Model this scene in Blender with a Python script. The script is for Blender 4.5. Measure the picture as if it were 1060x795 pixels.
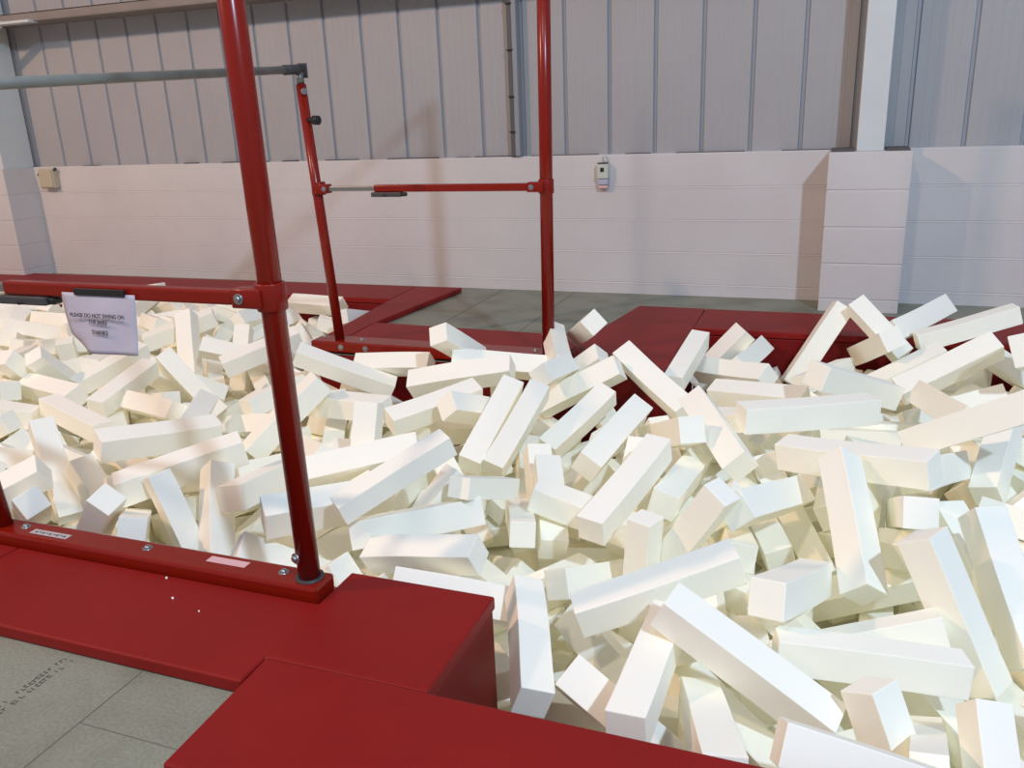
import bpy, bmesh, math, random
from mathutils import Matrix, Vector, Quaternion
S = bpy.context.scene
for o in list(bpy.data.objects): bpy.data.objects.remove(o)
C = S.collection

# ---------------------------------------------------------------- camera
cam_d = bpy.data.cameras.new('camera'); cam = bpy.data.objects.new('camera', cam_d); C.objects.link(cam)
F_PX = 876.987; YAW, PITCH, ROLL, EYE = 0.37024532, 0.30843103, -0.04064330, 1.27772755
cam_d.sensor_fit = 'HORIZONTAL'; cam_d.sensor_width = 36.0; cam_d.lens = 36.0*F_PX/1060.0
cam_d.clip_start = 0.02
fwd0 = Vector((-math.sin(YAW), math.cos(YAW), 0)); r0 = Vector((math.cos(YAW), math.sin(YAW), 0)); u0 = Vector((0, 0, 1))
fw = fwd0*math.cos(PITCH) - u0*math.sin(PITCH); up = u0*math.cos(PITCH) + fwd0*math.sin(PITCH)
rt = r0*math.cos(ROLL) + up*math.sin(ROLL); up = up*math.cos(ROLL) - r0*math.sin(ROLL)
cam.matrix_world = Matrix(((rt.x, up.x, -fw.x, 0), (rt.y, up.y, -fw.y, 0), (rt.z, up.z, -fw.z, EYE), (0, 0, 0, 1)))
S.camera = cam
S.cycles.max_bounces = 16; S.cycles.diffuse_bounces = 12

# ---------------------------------------------------------------- light
S.view_settings.view_transform = 'Standard'; S.view_settings.look = 'None'
S.view_settings.gamma = 1.0; S.view_settings.use_curve_mapping = False
S.view_settings.exposure = EXPOSURE = 0.68
world = bpy.data.worlds.new('hall_air'); S.world = world; world.use_nodes = True
world.node_tree.nodes['Background'].inputs[0].default_value = (0.76, 0.82, 1.0, 1)
world.node_tree.nodes['Background'].inputs[1].default_value = 0.24
def high_bay(name, loc, col, watt, rad):
    d = bpy.data.lights.new(name, 'POINT'); d.color = col; d.energy = watt; d.shadow_soft_size = rad
    o = bpy.data.objects.new(name, d); C.objects.link(o); o.location = loc
high_bay('high_bay_lamp', (-7.7, -1.3, 6.0), (1.0, 0.60, 0.38), 800, 0.16)
high_bay('high_bay_lamp', (-1.5, -1.3, 6.0), (1.0, 0.86, 0.74), 200, 0.20)
high_bay('high_bay_lamp', (3.6, -2.0, 6.0), (0.58, 0.76, 1.0), 1080, 0.16)

# ---------------------------------------------------------------- materials
def mat(name, col, rough=0.6, metal=0.0, spec=0.5, noise=None, bump=None, var=0.0, vscale=3.0):
    m = bpy.data.materials.new(name); m.use_nodes = True; nt = m.node_tree; b = nt.nodes['Principled BSDF']
    b.inputs['Base Color'].default_value = (*col, 1); b.inputs['Roughness'].default_value = rough
    b.inputs['Metallic'].default_value = metal; b.inputs['Specular IOR Level'].default_value = spec
    tc = nt.nodes.new('ShaderNodeTexCoord')
    if var:
        n = nt.nodes.new('ShaderNodeTexNoise'); n.inputs['Scale'].default_value = vscale; n.inputs['Detail'].default_value = 6
        nt.links.new(tc.outputs['Object'], n.inputs['Vector'])
        r = nt.nodes.new('ShaderNodeValToRGB'); r.color_ramp.elements[0].position = .3; r.color_ramp.elements[1].position = .7
        r.color_ramp.elements[0].color = (*[c*(1-var) for c in col], 1); r.color_ramp.elements[1].color = (*[min(1, c*(1+var)) for c in col], 1)
        nt.links.new(n.outputs['Fac'], r.inputs[0]); nt.links.new(r.outputs[0], b.inputs['Base Color'])
    if bump:
        n2 = nt.nodes.new('ShaderNodeTexNoise'); n2.inputs['Scale'].default_value = bump[0]; n2.inputs['Detail'].default_value = 3
        nt.links.new(tc.outputs['Object'], n2.inputs['Vector'])
        bp = nt.nodes.new('ShaderNodeBump'); bp.inputs['Strength'].default_value = bump[1]; bp.inputs['Distance'].default_value = bump[2]
        nt.links.new(n2.outputs['Fac'], bp.inputs['Height']); nt.links.new(bp.outputs[0], b.inputs['Normal'])
    return m
M_BLOCK = mat('painted_blockwork', (.61, .585, .565), .75, bump=(60, .25, .004), var=.04, vscale=2.2)
M_CLAD = mat('pale_cladding', (.37, .365, .365), .5, var=.03, vscale=1.5)
M_CLADR = mat('cladding_groove', (.33, .345, .37), .5)
M_STEEL = mat('white_steel_paint', (.60, .63, .61), .5, var=.03)
M_PURLIN = mat('galvanised_purlin', (.24, .21, .185), .5, metal=.0, var=.1, vscale=6)
M_RED = mat('red_gloss_paint', (.225, .009, .003), .24, spec=.35)
M_VINYL = mat('red_vinyl', (.235, .0075, .0065), .5, spec=.25, bump=(500, .12, .001), var=.05, vscale=5)
M_PAD = mat('red_pit_padding', (.18, .005, .005), .5, spec=.25)
M_GREY = mat('grey_steel_tube', (.24, .25, .24), .4, metal=.6)
M_RAIL = mat('grey_fibre_rail', (.20, .21, .19), .5, var=.15, vscale=9)
M_DARK = mat('dark_cast_metal', (.07, .07, .072), .5, metal=.3)
M_BLACK = mat('black_plastic', (.012, .012, .014), .45)
M_BOLT = mat('zinc_bolt', (.40, .42, .43), .3, metal=.9)
M_PAPER = mat('white_paper', (.50, .46, .53), .8, bump=(12, .4, .01))
M_INK = mat('black_ink', (.05, .05, .06), .8)
M_CREAM = mat('cream_plastic', (.50, .44, .31), .5)
M_ALARM = mat('pale_plastic', (.55, .58, .50), .5)
M_LILAC = mat('lilac_label', (.42, .43, .55), .6)
M_PINK = mat('pale_pink_label', (.72, .45, .45), .6)
M_SILVER = mat('silver_label', (.50, .47, .47), .45)
M_CONDUIT = mat('grey_conduit', (.27, .28, .29), .5)
M_CONDARK = mat('dark_conduit', (.09, .095, .10), .5)
M_MORTAR = mat('dark_mortar_gap', (.10, .09, .085), .9)
M_FOAM = mat('white_foam', (.985, .97, .855), .9, spec=.15, bump=(700, .12, .0008))
M_FOAM2 = M_FOAM
# grey chipboard floor, with its own speckle and scuffs
M_FLOOR = bpy.data.materials.new('chipboard'); M_FLOOR.use_nodes = True
def floor_mat():
    nt = M_FLOOR.node_tree; b = nt.nodes['Principled BSDF']; b.inputs['Roughness'].default_value = .6
    tc = nt.nodes.new('ShaderNodeTexCoord')
    n1 = nt.nodes.new('ShaderNodeTexNoise'); n1.inputs['Scale'].default_value = 3.5; n1.inputs['Detail'].default_value = 8
    n2 = nt.nodes.new('ShaderNodeTexNoise'); n2.inputs['Scale'].default_value = 120; n2.inputs['Detail'].default_value = 3
    for n in (n1, n2): nt.links.new(tc.outputs['Object'], n.inputs['Vector'])
    r1 = nt.nodes.new('ShaderNodeValToRGB'); e = r1.color_ramp.elements
    e[0].position = .30; e[0].color = (.185, .188, .138, 1); e[1].position = .55; e[1].color = (.262, .272, .212, 1)
    r2 = nt.nodes.new('ShaderNodeValToRGB'); e = r2.color_ramp.elements
    e[0].position = .3; e[0].color = (.80, .80, .80, 1); e[1].position = .7; e[1].color = (1.08, 1.08, 1.08, 1)
    mx = nt.nodes.new('ShaderNodeMix'); mx.data_type = 'RGBA'; mx.blend_type = 'MULTIPLY'; mx.inputs[0].default_value = 1
    nt.links.new(n1.outputs['Fac'], r1.inputs[0]); nt.links.new(n2.outputs['Fac'], r2.inputs[0])
    nt.links.new(r1.outputs[0], mx.inputs[6]); nt.links.new(r2.outputs[0], mx.inputs[7]); nt.links.new(mx.outputs[2], b.inputs['Base Color'])
floor_mat()

# ---------------------------------------------------------------- helpers
def link(name, bm, m, parent=None, bevel=0, smooth=False, seg=2):
    me = bpy.data.meshes.new(name); bmesh.ops.recalc_face_normals(bm, faces=bm.faces); bm.to_mesh(me); bm.free()
    for mm in (m if isinstance(m, (list, tuple)) else [m]): me.materials.append(mm)
    o = bpy.data.objects.new(name, me); C.objects.link(o)
    if smooth:
        for p in me.polygons: p.use_smooth = True
    if bevel:
        b = o.modifiers.new('bevel', 'BEVEL'); b.width = bevel; b.segments = seg; b.limit_method = 'ANGLE'; b.angle_limit = .6
    if parent: o.parent = parent
    return o
def tag(o, label=None, cat=None, group=None, kind=None):
    if label: o['label'] = label
    if cat: o['category'] = cat
    if group: o['group'] = group
    if kind: o['kind'] = kind
    return o
def empty(name, loc=(0, 0, 0)):
    o = bpy.data.objects.new(name, None); C.objects.link(o); o.location = loc; o.empty_display_size = .1
    return o
def box(bm, x0, x1, y0, y1, z0, z1, mi=0):
    v = [bm.verts.new(p) for p in ((x0,y0,z0),(x1,y0,z0),(x1,y1,z0),(x0,y1,z0),(x0,y0,z1),(x1,y0,z1),(x1,y1,z1),(x0,y1,z1))]
    for f in ((0,3,2,1),(4,5,6,7),(0,1,5,4),(1,2,6,5),(2,3,7,6),(3,0,4,7)):
        bm.faces.new([v[i] for i in f]).material_index = mi
    return bm
def prism(bm, pts, z0, z1):
    a = [bm.verts.new((x, y, z0)) for x, y in pts]; b = [bm.verts.new((x, y, z1)) for x, y in pts]; n = len(pts)
    bm.faces.new(a[::-1]); bm.faces.new(b)
    for i in range(n): bm.faces.new((a[i], a[(i+1) % n], b[(i+1) % n], b[i]))
    return bm
def tube(bm, a, b, r, r2=None, n=24):
    a = Vector(a); b = Vector(b); d = (b-a); q = d.to_track_quat('Z', 'Y'); r2 = r if r2 is None else r2
    A = [bm.verts.new(a + q @ Vector((r*math.cos(t), r*math.sin(t), 0))) for t in [2*math.pi*i/n for i in range(n)]]
    B = [bm.verts.new(b + q @ Vector((r2*math.cos(t), r2*math.sin(t), 0))) for t in [2*math.pi*i/n for i in range(n)]]
    bm.faces.new(A[::-1]); bm.faces.new(B)
    for i in range(n): bm.faces.new((A[i], A[(i+1) % n], B[(i+1) % n], B[i]))
    return bm
def NB(): return bmesh.new()
def auto(o):
    for p in o.data.polygons: p.use_smooth = len(p.vertices) == 4
    return o

# ---------------------------------------------------------------- the setting
WALL_Y = 5.968; TOP = 0.98; COURSES = (0.08, 0.305, 0.53, 0.755)
bm = NB()
for x0, x1, y0, y1 in ((-14, 8, -4, 1.40), (-14, -0.83, 1.40, 1.79), (-2.86, -0.775, 4.03, 6.2), (-14, -2.86, 5.33, 6.2), (-0.775, 8, 4.91, 6.2), (3.23, 8, 1.40, 4.91)):
    box(bm, x0, x1, y0, y1, -.05, 0)
tag(link('floor', bm, M_FLOOR), kind='structure')
bm = NB(); box(bm, -8.3, 3.2, 1.42, 5.3, -.70, -.60)
tag(link('floor_pit', bm, M_FOAM), kind='structure')
# joints between the floor boards: narrow dark recesses
def block_wall(name, x0, x1, yf, depth):
    """courses of painted blocks with a small recess at each bed joint"""
    bm = NB(); prof = [(yf, 0.0)]
    for z in COURSES:
        prof += [(yf, z-.008), (yf-.003, z-.006), (yf+.004, z+.004), (yf, z+.0055)]
    prof += [(yf, TOP-.006), (yf+.006, TOP), (yf+depth, TOP), (yf+depth, 0.0)]
    n = len(prof)
    A = [bm.verts.new((x0, y, z)) for y, z in prof]; B = [bm.verts.new((x1, y, z)) for y, z in prof]
    for i in range(n): bm.faces.new((A[i], B[i], B[(i+1) % n], A[(i+1) % n]))
    bm.faces.new(A[::-1]); bm.faces.new(B)
    # faint upright joints, half-bonded
    for c, (z0, z1) in enumerate(zip(COURSES, COURSES[1:]+(TOP,))):
        k = math.ceil((x0+.04)/.45)-1
        while True:
            x = -1.566+.45*(k+4)+(.225 if c % 2 else 0); k += 1
            if x < x0+.05: continue
            if x > x1-.05: break
            box(bm, x-.002, x+.002, yf-.0008, yf+.001, z0+.006, z1-.006)
    return tag(link(name, bm, M_BLOCK), kind='structure')
block_wall('wall_back', -14, 8, WALL_Y, .30)
# block piers round the two steel columns
def pier(name, x0, x1):
    bm = NB(); zs = [0.0] + list(COURSES) + [TOP]
    for i in range(len(zs)-1):
        box(bm, x0, x1, 5.65, WALL_Y+.05, zs[i]+(.004 if i else 0), zs[i+1]-(.004 if i < len(zs)-2 else 0))
    box(bm, x0+.004, x1-.004, 5.654, WALL_Y+.05, 0, TOP-.01)
    return tag(link(name, bm, M_BLOCK, bevel=.003), kind='structure')
pier('wall_pier_right', -.073, .394); pier('wall_pier_left', -7.36, -6.95)
# crumbly dark bedding line along the top of the blocks
bm = NB(); random.seed(4); x = -7.6
while x < 4:
    w = random.uniform(.05, .5)
    if random.random() < .55 and not -7.2 < x < -6.9:
        box(bm, x, x+w, WALL_Y+.012+random.uniform(0, .02), 6.03, TOP-.003, TOP+random.uniform(.003, .010))
    x += w+random.uniform(.02, .3)
for x0, x1 in ((-.06, .07), (.25, .38)): box(bm, x0, x1, 5.70, 5.97, TOP, TOP+.014)
tag(link('trim_1', bm, M_MORTAR, bevel=.003), kind='structure')
# profiled wall cladding, a groove every 318 mm
def cladding():
    bm = NB(); yc = 6.03; P = []
    SX, SP = -3.1196, .3178
    for i in range(-32, 34):
        x = SX+SP*i
        P += [(x-.015, yc, 0), (x-.008, yc+.018, 1), (x+.008, yc+.018, 1), (x+.015, yc, 1)]
        for k in range(1, 5):       # four shallow stiffening ribs across each pan
            xm = x+.02+(SP-.04)*k/5
            P += [(xm-.006, yc, 0), (xm-.002, yc-.0012, 0), (xm+.002, yc-.0012, 0), (xm+.006, yc, 0)]
    lo = [bm.verts.new((x, y, .96)) for x, y, m in P]; hi = [bm.verts.new((x, y, 7.0)) for x, y, m in P]
    for i in range(len(P)-1):
        f = bm.faces.new((lo[i], lo[i+1], hi[i+1], hi[i])); f.material_index = 1 if (P[i][2] and P[i+1][2]) or (P[i+1][2] and P[i+1][1] > yc+.01) else 0
    return tag(link('wall_cladding', bm, [M_CLAD, M_CLADR]), kind='structure')
cladding()
# steel columns
def column(name, x0, x1, y0, y1):
    bm = NB(); xm = (x0+x1)/2
    box(bm, x0, x1, y0, y0+.014, TOP, 7); box(bm, x0, x1, y1-.014, y1, TOP, 7); box(bm, x1-.012, x1, y0+.012, y1-.012, TOP, 7); box(bm, x0, x0+.012, y0+.012, y1-.012, TOP, 7)
    return tag(link(name, bm, M_STEEL, bevel=.003), kind='structure')
column('trim_column_right', .082, .236, 5.76, 6.0); column('trim_column_left', -7.14, -6.97, 5.68, 6.0)
bm = NB(); box(bm, -14, 8, 5.752, 5.760, 2.175, 2.236); box(bm, -14, 8, 5.752, 6.028, 2.168, 2.176); box(bm, -14, 8, 5.752, 5.80, 2.230, 2.238)
tag(link('trim_purlin', bm, M_PURLIN), kind='structure')
bm = NB(); box(bm, -8.2, -6.36, 5.70, 5.80, 2.155, 2.176)
tag(link('trim_cleat', bm, M_STEEL, bevel=.002), kind='structure')
bm = NB(); tube(bm, (-7.05, 5.72, 1.98), (-6.70, 5.72, 2.17), .03); tube(bm, (-7.05, 5.72, 1.98), (-7.36, 5.72, 2.17), .03)
tag(link('trim_brace', bm, M_STEEL), kind='structure')
# red padding on the sides of the pit
def pad(name, pts_box):
    bm = NB(); box(bm, *pts_box); return tag(link(name, bm, M_PAD, bevel=.004), kind='structure')
pad('wall_pit_near', (-8.3, -.83, 1.79, 1.825, -.93, -.004)); pad('wall_pit_near_right', (-.79, 3.2, 1.39, 1.42, -.93, -.002))
pad('wall_pit_near_corner', (-.83, -.794, 1.42, 1.835, -.93, -.002))
pad('wall_pit_far', (-2.86, -.775, 4.0, 4.03, -.93, -.002)); pad('wall_pit_far_right', (-.735, 3.2, 4.885, 4.91, -.93, -.002))
pad('wall_pit_far_left', (-8.3, -2.89, 5.305, 5.335, -.93, -.002)); pad('wall_pit_inner_right', (-.775, -.74, 4.0, 4.885, -.93, -.002))
pad('wall_pit_inner_left', (-2.89, -2.86, 4.03, 5.335, -.93, -.002))
pad('wall_pit_left', (-8.34, -8.3, 1.8, 5.3, -.93, -.002)); pad('wall_pit_right', (3.2, 3.23, 1.4, 4.9, -.93, -.002))
# board joints and the stamped print on the near floor boards
bm = NB()
for x0, x1, y0, y1 in ((-1.528, -1.525, -1, 1.33), (-1.526, -.4, 1.1345, 1.1365), (-2.352, -2.346, 4.17, 5.96), (-1.783, -1.777, 4.17, 5.96)):
    box(bm, x0, x1, y0, y1, -.002, .0006)
tag(link('trim_floor_joint', bm, mat('floor_joint', (.13, .125, .095), .9)), kind='structure')

# ---------------------------------------------------------------- red mats
def matobj(name, pts, z1, label, z0=.001):
    bm = NB(); prism(bm, pts, z0, z1)
    return tag(link(name, bm, M_VINYL, bevel=.007, seg=3), label, 'mat')
matobj('safety_mat', [(-2.332, 1.33), (-1.227, 1.33), (-1.227, 1.428), (-.79, 1.428), (-.79, 1.845), (-1.235, 1.845), (-1.235, 1.672), (-2.332, 1.672)], .04,
       'red vinyl mat in front of the near base beam and round its right end')
matobj('safety_mat', [(-4.6, 1.33), (-2.336, 1.33), (-2.336, 1.672), (-4.6, 1.672)], .04, 'red vinyl mat at the far left, butting the long near mat under the base beam')
matobj('safety_mat', [(-1.210, 1.055), (1.6, 1.055), (1.6, 1.424), (-1.222, 1.424)], .043, 'red vinyl mat at the bottom of the picture, edging the pit foreground')
matobj('safety_mat', [(-2.852, 4.170), (-2.968, 5.305), (-3.0, 5.775), (-2.622, 5.785), (-2.725, 4.61), (-2.70, 4.170)], .04,
       'red vinyl mat strip running back to the wall from the far short post')
matobj('safety_mat', [(-9.0, 5.305), (-2.972, 5.305), (-3.004, 5.775), (-9.0, 5.74)], .04, 'long red vinyl mat lying along the foot of the block wall, back left')
matobj('safety_mat', [(-2.696, 4.175), (-1.30, 4.175), (-1.30, 4.58), (-2.72, 4.635)], .04, 'red vinyl mat lying behind the far base beam')
matobj('safety_mat', [(-1.262, 4.0), (-.738, 4.0), (-.748, 5.41), (-1.18, 5.42), (-1.296, 4.58), (-1.296, 4.175), (-1.262, 4.175)], .04,
       'red vinyl mat right of the far tall post, with its corner at the grey floor')
matobj('safety_mat', [(-.744, 4.885), (3.2, 4.86), (3.2, 5.38), (-.744, 5.405)], .04, 'red vinyl mat lying crosswise in front of the block pillar')

# ---------------------------------------------------------------- uneven bars
def uneven_bars():
    root = empty('uneven_bars', (-1.9, 1.73, 0))
    tag(root, 'red steel uneven bars frame straddling the foam pit, with grey rails', 'gymnastics bars')
    inv = Matrix.Translation((1.9, -1.73, 0))
    def part(name, bm, m, parent=None, bevel=0, sm=True, label=None):
        bm.transform(inv if (parent is None) else inv)
        o = link(name, bm, m, parent or root, bevel)
        if sm: auto(o)
        if label: o['label'] = label
        return o
    def bolt(parent, p, d, r=.011):
        bm = NB(); p = Vector(p); d = Vector(d).normalized()
        tube(bm, p-d*.004, p+d*.002, r*1.5); tube(bm, p, p+d*.009, r, r*.75, n=6 if False else 16)
        part('bolt', bm, M_BOLT, parent)
    # near frame
    b = NB(); box(b, -2.72, -1.245, 1.680, 1.775, .0, .075)
    beam = part('base_beam', b, M_RED, None, .009, False)
    for x in (-2.367, -1.871, -1.385): bolt(beam, (x, 1.735, .075), (0, 0, 1), .010)
    b = NB(); box(b, -2.32, -2.168, 1.706, 1.732, .0752, .0758); lab = part('maker_label', b, M_SILVER, beam, 0, False, 'silver maker label')
    b = NB()
    for k in range(9):
        x = -2.305+k*.0145; box(b, x, x+.009, 1.713+.004*(k % 2), 1.722, .0758, .0761)
    part('label_print', b, M_INK, beam, 0, False)
    b = NB(); box(b, -1.645, -1.51, 1.722, 1.752, .0752, .0758); part('warning_label', b, M_PINK, beam, 0, False, 'faded pink label')
    TB = Vector((-1.297, 1.733, .07)); TT = Vector((-1.326, 1.733, 2.45))
    b = NB(); tube(b, TB, TT, .0305, n=40); post = part('post', b, M_RED)
    bolt(post, (-1.316, 1.705, .145), (-.35, -1, .1), .010)
    b = NB(); tube(b, TB+Vector((0, 0, .0)), TB+Vector((0, 0, .012)), .039, n=40); part('post_collar', b, M_DARK, post)
    SB = Vector((-2.458, 1.728, .07)); ST = Vector((-2.60, 1.728, 1.37))
    b = NB(); tube(b, SB, ST, .029, n=40); p2 = part('post', b, M_RED)
    # brace: sleeve, inner tube, clamp lever
    def brace(y, z, xa, xb, xs, r, posts):
        b = NB(); box(b, xa, xb, y-.021, y+.012, z-.019, z+.019); sl = part('crossbar_sleeve', b, M_RED, None, .006, False)
        b = NB(); box(b, xs, xa+.1, y-.016, y+.008, z-.013, z+.013); part('crossbar_tube', b, M_GREY, None, .004, False)
        b = NB(); box(b, xa-.015, xa+.162, y-.030, y+.014, z-.044, z-.020)
        lev = part('clamp_lever', b, M_DARK, sl, .004, False)
        b = NB(); box(b, xa+.160, xa+.186, y-.022, y+.010, z-.042, z-.022); part('lever_tip', b, M_BLACK, lev, .006, False)
        b = NB(); tube(b, (xa+.07, y-.024, z-.037), (xa+.07, y-.036, z-.037), .006); part('lever_pin', b, M_BLACK, lev)
        for px, py, side in posts:
            b = NB(); tube(b, (px, py, z-.035), (px, py, z+.035), r+.008, n=40)
            x2 = px+side*.085
            box(b, min(px, x2), max(px, x2), y-.028, y+.02, z-.024, z+.024)
            cl = part('bracket', b, M_RED, None, .003)
            bolt(cl, (px+side*.062, y-.028, z), (0, -1, 0), .009)
    brace(1.712, .868, -2.178, -1.36, -2.50, .0305, [(-1.307, 1.733, -1), (-2.575, 1.728, 1)])
    # far frame
    b = NB(); box(b, -2.80, -1.262, 4.02, 4.165, .012, .075); fb = part('base_beam', b, M_RED, None, .009, False)
    for x, y in ((-2.765, 4.12), (-2.508, 4.105), (-1.45, 4.10)): bolt(fb, (x, y, .075), (0, 0, 1), .010)
    for x in (-2.60, -2.44): bolt(fb, (x, 4.02, .045), (0, -1, 0), .011)
    b = NB(); tube(b, (-2.648, 4.095, .07), (-2.727, 4.095, 1.47), .0275, n=40); sp = part('post', b, M_RED)
    b = NB(); tube(b, (-2.727, 4.095, 1.47), (-2.731, 4.095, 1.535), .021, n=32); part('post_inner_tube', b, M_GREY, sp)
    b = NB(); tube(b, (-2.715, 4.085, 1.29), (-2.625, 4.075, 1.285), .012); tube(b, (-2.66, 4.08, 1.287), (-2.628, 4.076, 1.285), .024); part('height_knob', b, M_BLACK, sp)
    b = NB(); tube(b, (-2.70, 4.07, 1.435), (-2.685, 4.062, 1.435), .016); part('pin_ring', b, M_BOLT, sp)
    b = NB(); tube(b, (-1.376, 4.10, .07), (-1.348, 4.10, 2.45), .0325, n=40); tp = part('post', b, M_RED)
    brace(4.075, .928, -2.318, -1.43, -2.63, .031, [(-1.366, 4.10, -1), (-2.684, 4.095, 1)])
    # low rail with its end clamps, high rail above the picture
    b = NB(); tube(b, (-2.731, 4.12, 1.548), (-2.605, 1.70, 1.412), .020, n=32); lr = part('low_rail', b, M_RAIL)
    for p, q in (((-2.731, 4.13, 1.549), (-2.722, 3.95, 1.538)), ((-2.605, 1.69, 1.411), (-2.613, 1.86, 1.421))):
        b = NB(); tube(b, p, q, .025); tube(b, Vector(p)-Vector((0, 0, .045)), Vector(p)+Vector((0, 0, .028)), .026); part('rail_clamp', b, M_DARK, lr)
    b = NB(); tube(b, (-1.348, 4.12, 2.46), (-1.326, 1.71, 2.46), .020, n=32); hr = part('high_rail', b, M_RAIL)
    for y in (4.1, 1.733):
        x = -1.348 if y > 3 else -1.326
        b = NB(); tube(b, (x, y, 2.40), (x, y, 2.485), .026); part('rail_clamp', b, M_DARK, hr)
uneven_bars()

# ---------------------------------------------------------------- paper notice taped to the near crossbar
def notice():
    root = empty('paper_notice', (-1.79, 1.66, .87))
    tag(root, 'white paper notice hanging from black tape on the near red crossbar', 'notice')
    inv = Matrix.Translation((1.79, -1.66, -.87))
    bm = NB(); N, K = 16, 14; g = []
    for j in range(K+1):
        v = j/K; row = []
        for i in range(N+1):
            u = i/N; x = -1.950+.253*u; z = .866-.158*v
            x += (1-u)*.042*v*v; curl = max(0, .25-u)*max(0, v-.7); x += curl*.15; z += curl*.10
            y = 1.684-.012*math.sin(u*3.0)*v-.02*v + .004*math.sin(u*7+v*3)*v+curl*.2
            row.append(bm.verts.new((x, y, z)))
        g.append(row)
    for j in range(K):
        for i in range(N): bm.faces.new((g[j][i], g[j][i+1], g[j+1][i+1], g[j+1][i]))
    bm.transform(inv); s = link('sheet', bm, M_PAPER, root, smooth=True); m = s.modifiers.new('thick', 'SOLIDIFY'); m.thickness = .0004
    bm = NB(); box(bm, -1.901, -1.728, 1.6785, 1.6865, .861, .8785); bm.transform(inv); link('tape', bm, M_BLACK, root, .001)
    for txt, x, z, sz in (('PLEASE DO NOT SWING ON', -1.815, .806, .0145), ('THE BARS', -1.813, .790, .0145), ('THANKS', -1.808, .763, .0145)):
        c = bpy.data.curves.new('printed_text', 'FONT'); c.body = txt; c.size = sz; c.align_x = 'CENTER'; c.extrude = .0002; c.offset = .0004
        t = bpy.data.objects.new('tmp_text', c); C.objects.link(t)
        me = bpy.data.meshes.new_from_object(t.evaluated_get(bpy.context.evaluated_depsgraph_get())); bpy.data.objects.remove(t)
        me.materials.clear(); me.materials.append(M_INK); o = bpy.data.objects.new('printed_text', me); C.objects.link(o); o.parent = root
        o.matrix_local = Matrix.Translation((x+1.79, (1.6600 if z > .80 else 1.6575 if z > .78 else 1.6535)-1.66, z-.87)) @ Matrix.Rotation(math.radians(83), 4, 'X')
notice()

# ---------------------------------------------------------------- things fixed to the wall
def junction_box():
    root = empty('junction_box', (-6.74, 5.96, .88)); tag(root, 'small cream plastic box on the block wall at the far left', 'electrical box')
    bm = NB(); box(bm, -.085, .085, -.055, .008, -.085, .085); link('body', bm, M_CREAM, root, .008)
    bm = NB(); box(bm, -.075, .075, -.066, -.054, -.075, .075); link('cover', bm, M_CREAM, root, .005)
    for p, q in (((.07, -.03, .07), (.105, -.03, .085)), ((-.085, -.03, .04), (-.115, -.03, .035))):
        bm = NB(); tube(bm, p, q, .013); auto(link('cable_gland', bm, M_DARK, root))
def alarm():
    root = empty('wall_sensor', (-1.555, 5.96, .85)); tag(root, 'small pale sensor with a black square window, on the block wall mid picture', 'sensor')
    bm = NB(); box(bm, -.040, .040, -.05, .008, -.03, .072); link('housing', bm, M_ALARM, root, .008)
    bm = NB(); box(bm, -.014, .012, -.054, -.049, .018, .046); link('window', bm, M_BLACK, root, .002)
    bm = NB(); box(bm, -.035, .037, -.045, .008, -.072, -.032); link('lower_cover', bm, M_LILAC, root, .006, False)
    bm = NB(); prism(bm, [(-.03, -.04), (.032, -.04), (.032, 0), (-.03, 0)], -.098, -.074); link('bracket', bm, M_PINK, root, .008)
    bm = NB(); box(bm, -.036, .034, -.052, .0, .072, .080); link('lid', bm, M_DARK, root, .002)
    bm = NB(); tube(bm, (.018, -.012, .075), (.010, -.012, .105), .008); tube(bm, (.010, -.012, .10), (.004, -.008, .13), .007); o = link('cable', bm, M_STEEL, root); auto(o)
junction_box(); alarm()
def conduit():
    root = empty('wall_conduit', (-2.2, 6.0, .98)); tag(root, 'vertical grey conduit pair clipped to the cladding behind the bars', 'conduit')
    bm = NB(); box(bm, -.045, -.012, -.045, .03, .0, 4.0); link('dark_channel', bm, M_CONDARK, root, .006)
    bm = NB(); box(bm, -.012, .028, -.055, .03, .0, 4.0); o = link('grey_channel', bm, M_CONDUIT, root, .012)
    for z in (.17, .41, .72, 1.02, 1.4):
        bm = NB(); box(bm, -.048, .0, -.058, .0, z, z+.008); link('clip', bm, M_BLACK, root)
conduit()

# grey printed marks stamped on the near floor board (too worn to read)
bm = NB(); random.seed(8)
for row in (0, 1):
    y = 1.02
    while y < 1.33:
        if random.random() < .78:
            x = -1.765+row*.022+random.uniform(-.002, .002); L = random.uniform(.005, .010)
            box(bm, x, x+.012, y, y+.0022, .0002, .0008)
            if random.random() < .6: box(bm, x, x+.0025, y, y+L, .0002, .0008)
            if random.random() < .5: box(bm, x+.010, x+.012, y, y+L, .0002, .0008)
        y += .0115
tag(link('stamped_print', bm, mat('floor_print', (.085, .08, .065), .9)), 'worn dark printed marks on the grey floor board, lower left', 'print')

for k, (x, y, sz) in enumerate(((-1.735, 1.655, .0045), (-1.64, 1.574, .004), (-1.525, 1.542, .003))):
    random.seed(k); bm = NB(); bmesh.ops.create_icosphere(bm, subdivisions=1, radius=sz)
    for v in bm.verts: v.co *= random.uniform(.5, 1.3)
    o = link('foam_crumb', bm, M_FOAM); o.location = (x, y, .04+sz*.5)
    tag(o, ('white foam crumb on the near red mat, closest to the base beam', 'white foam crumb on the near red mat, middle of the three', 'smallest foam crumb on the near red mat, right of the others')[k], 'crumb', 'foam crumbs on the near mat')

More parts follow.
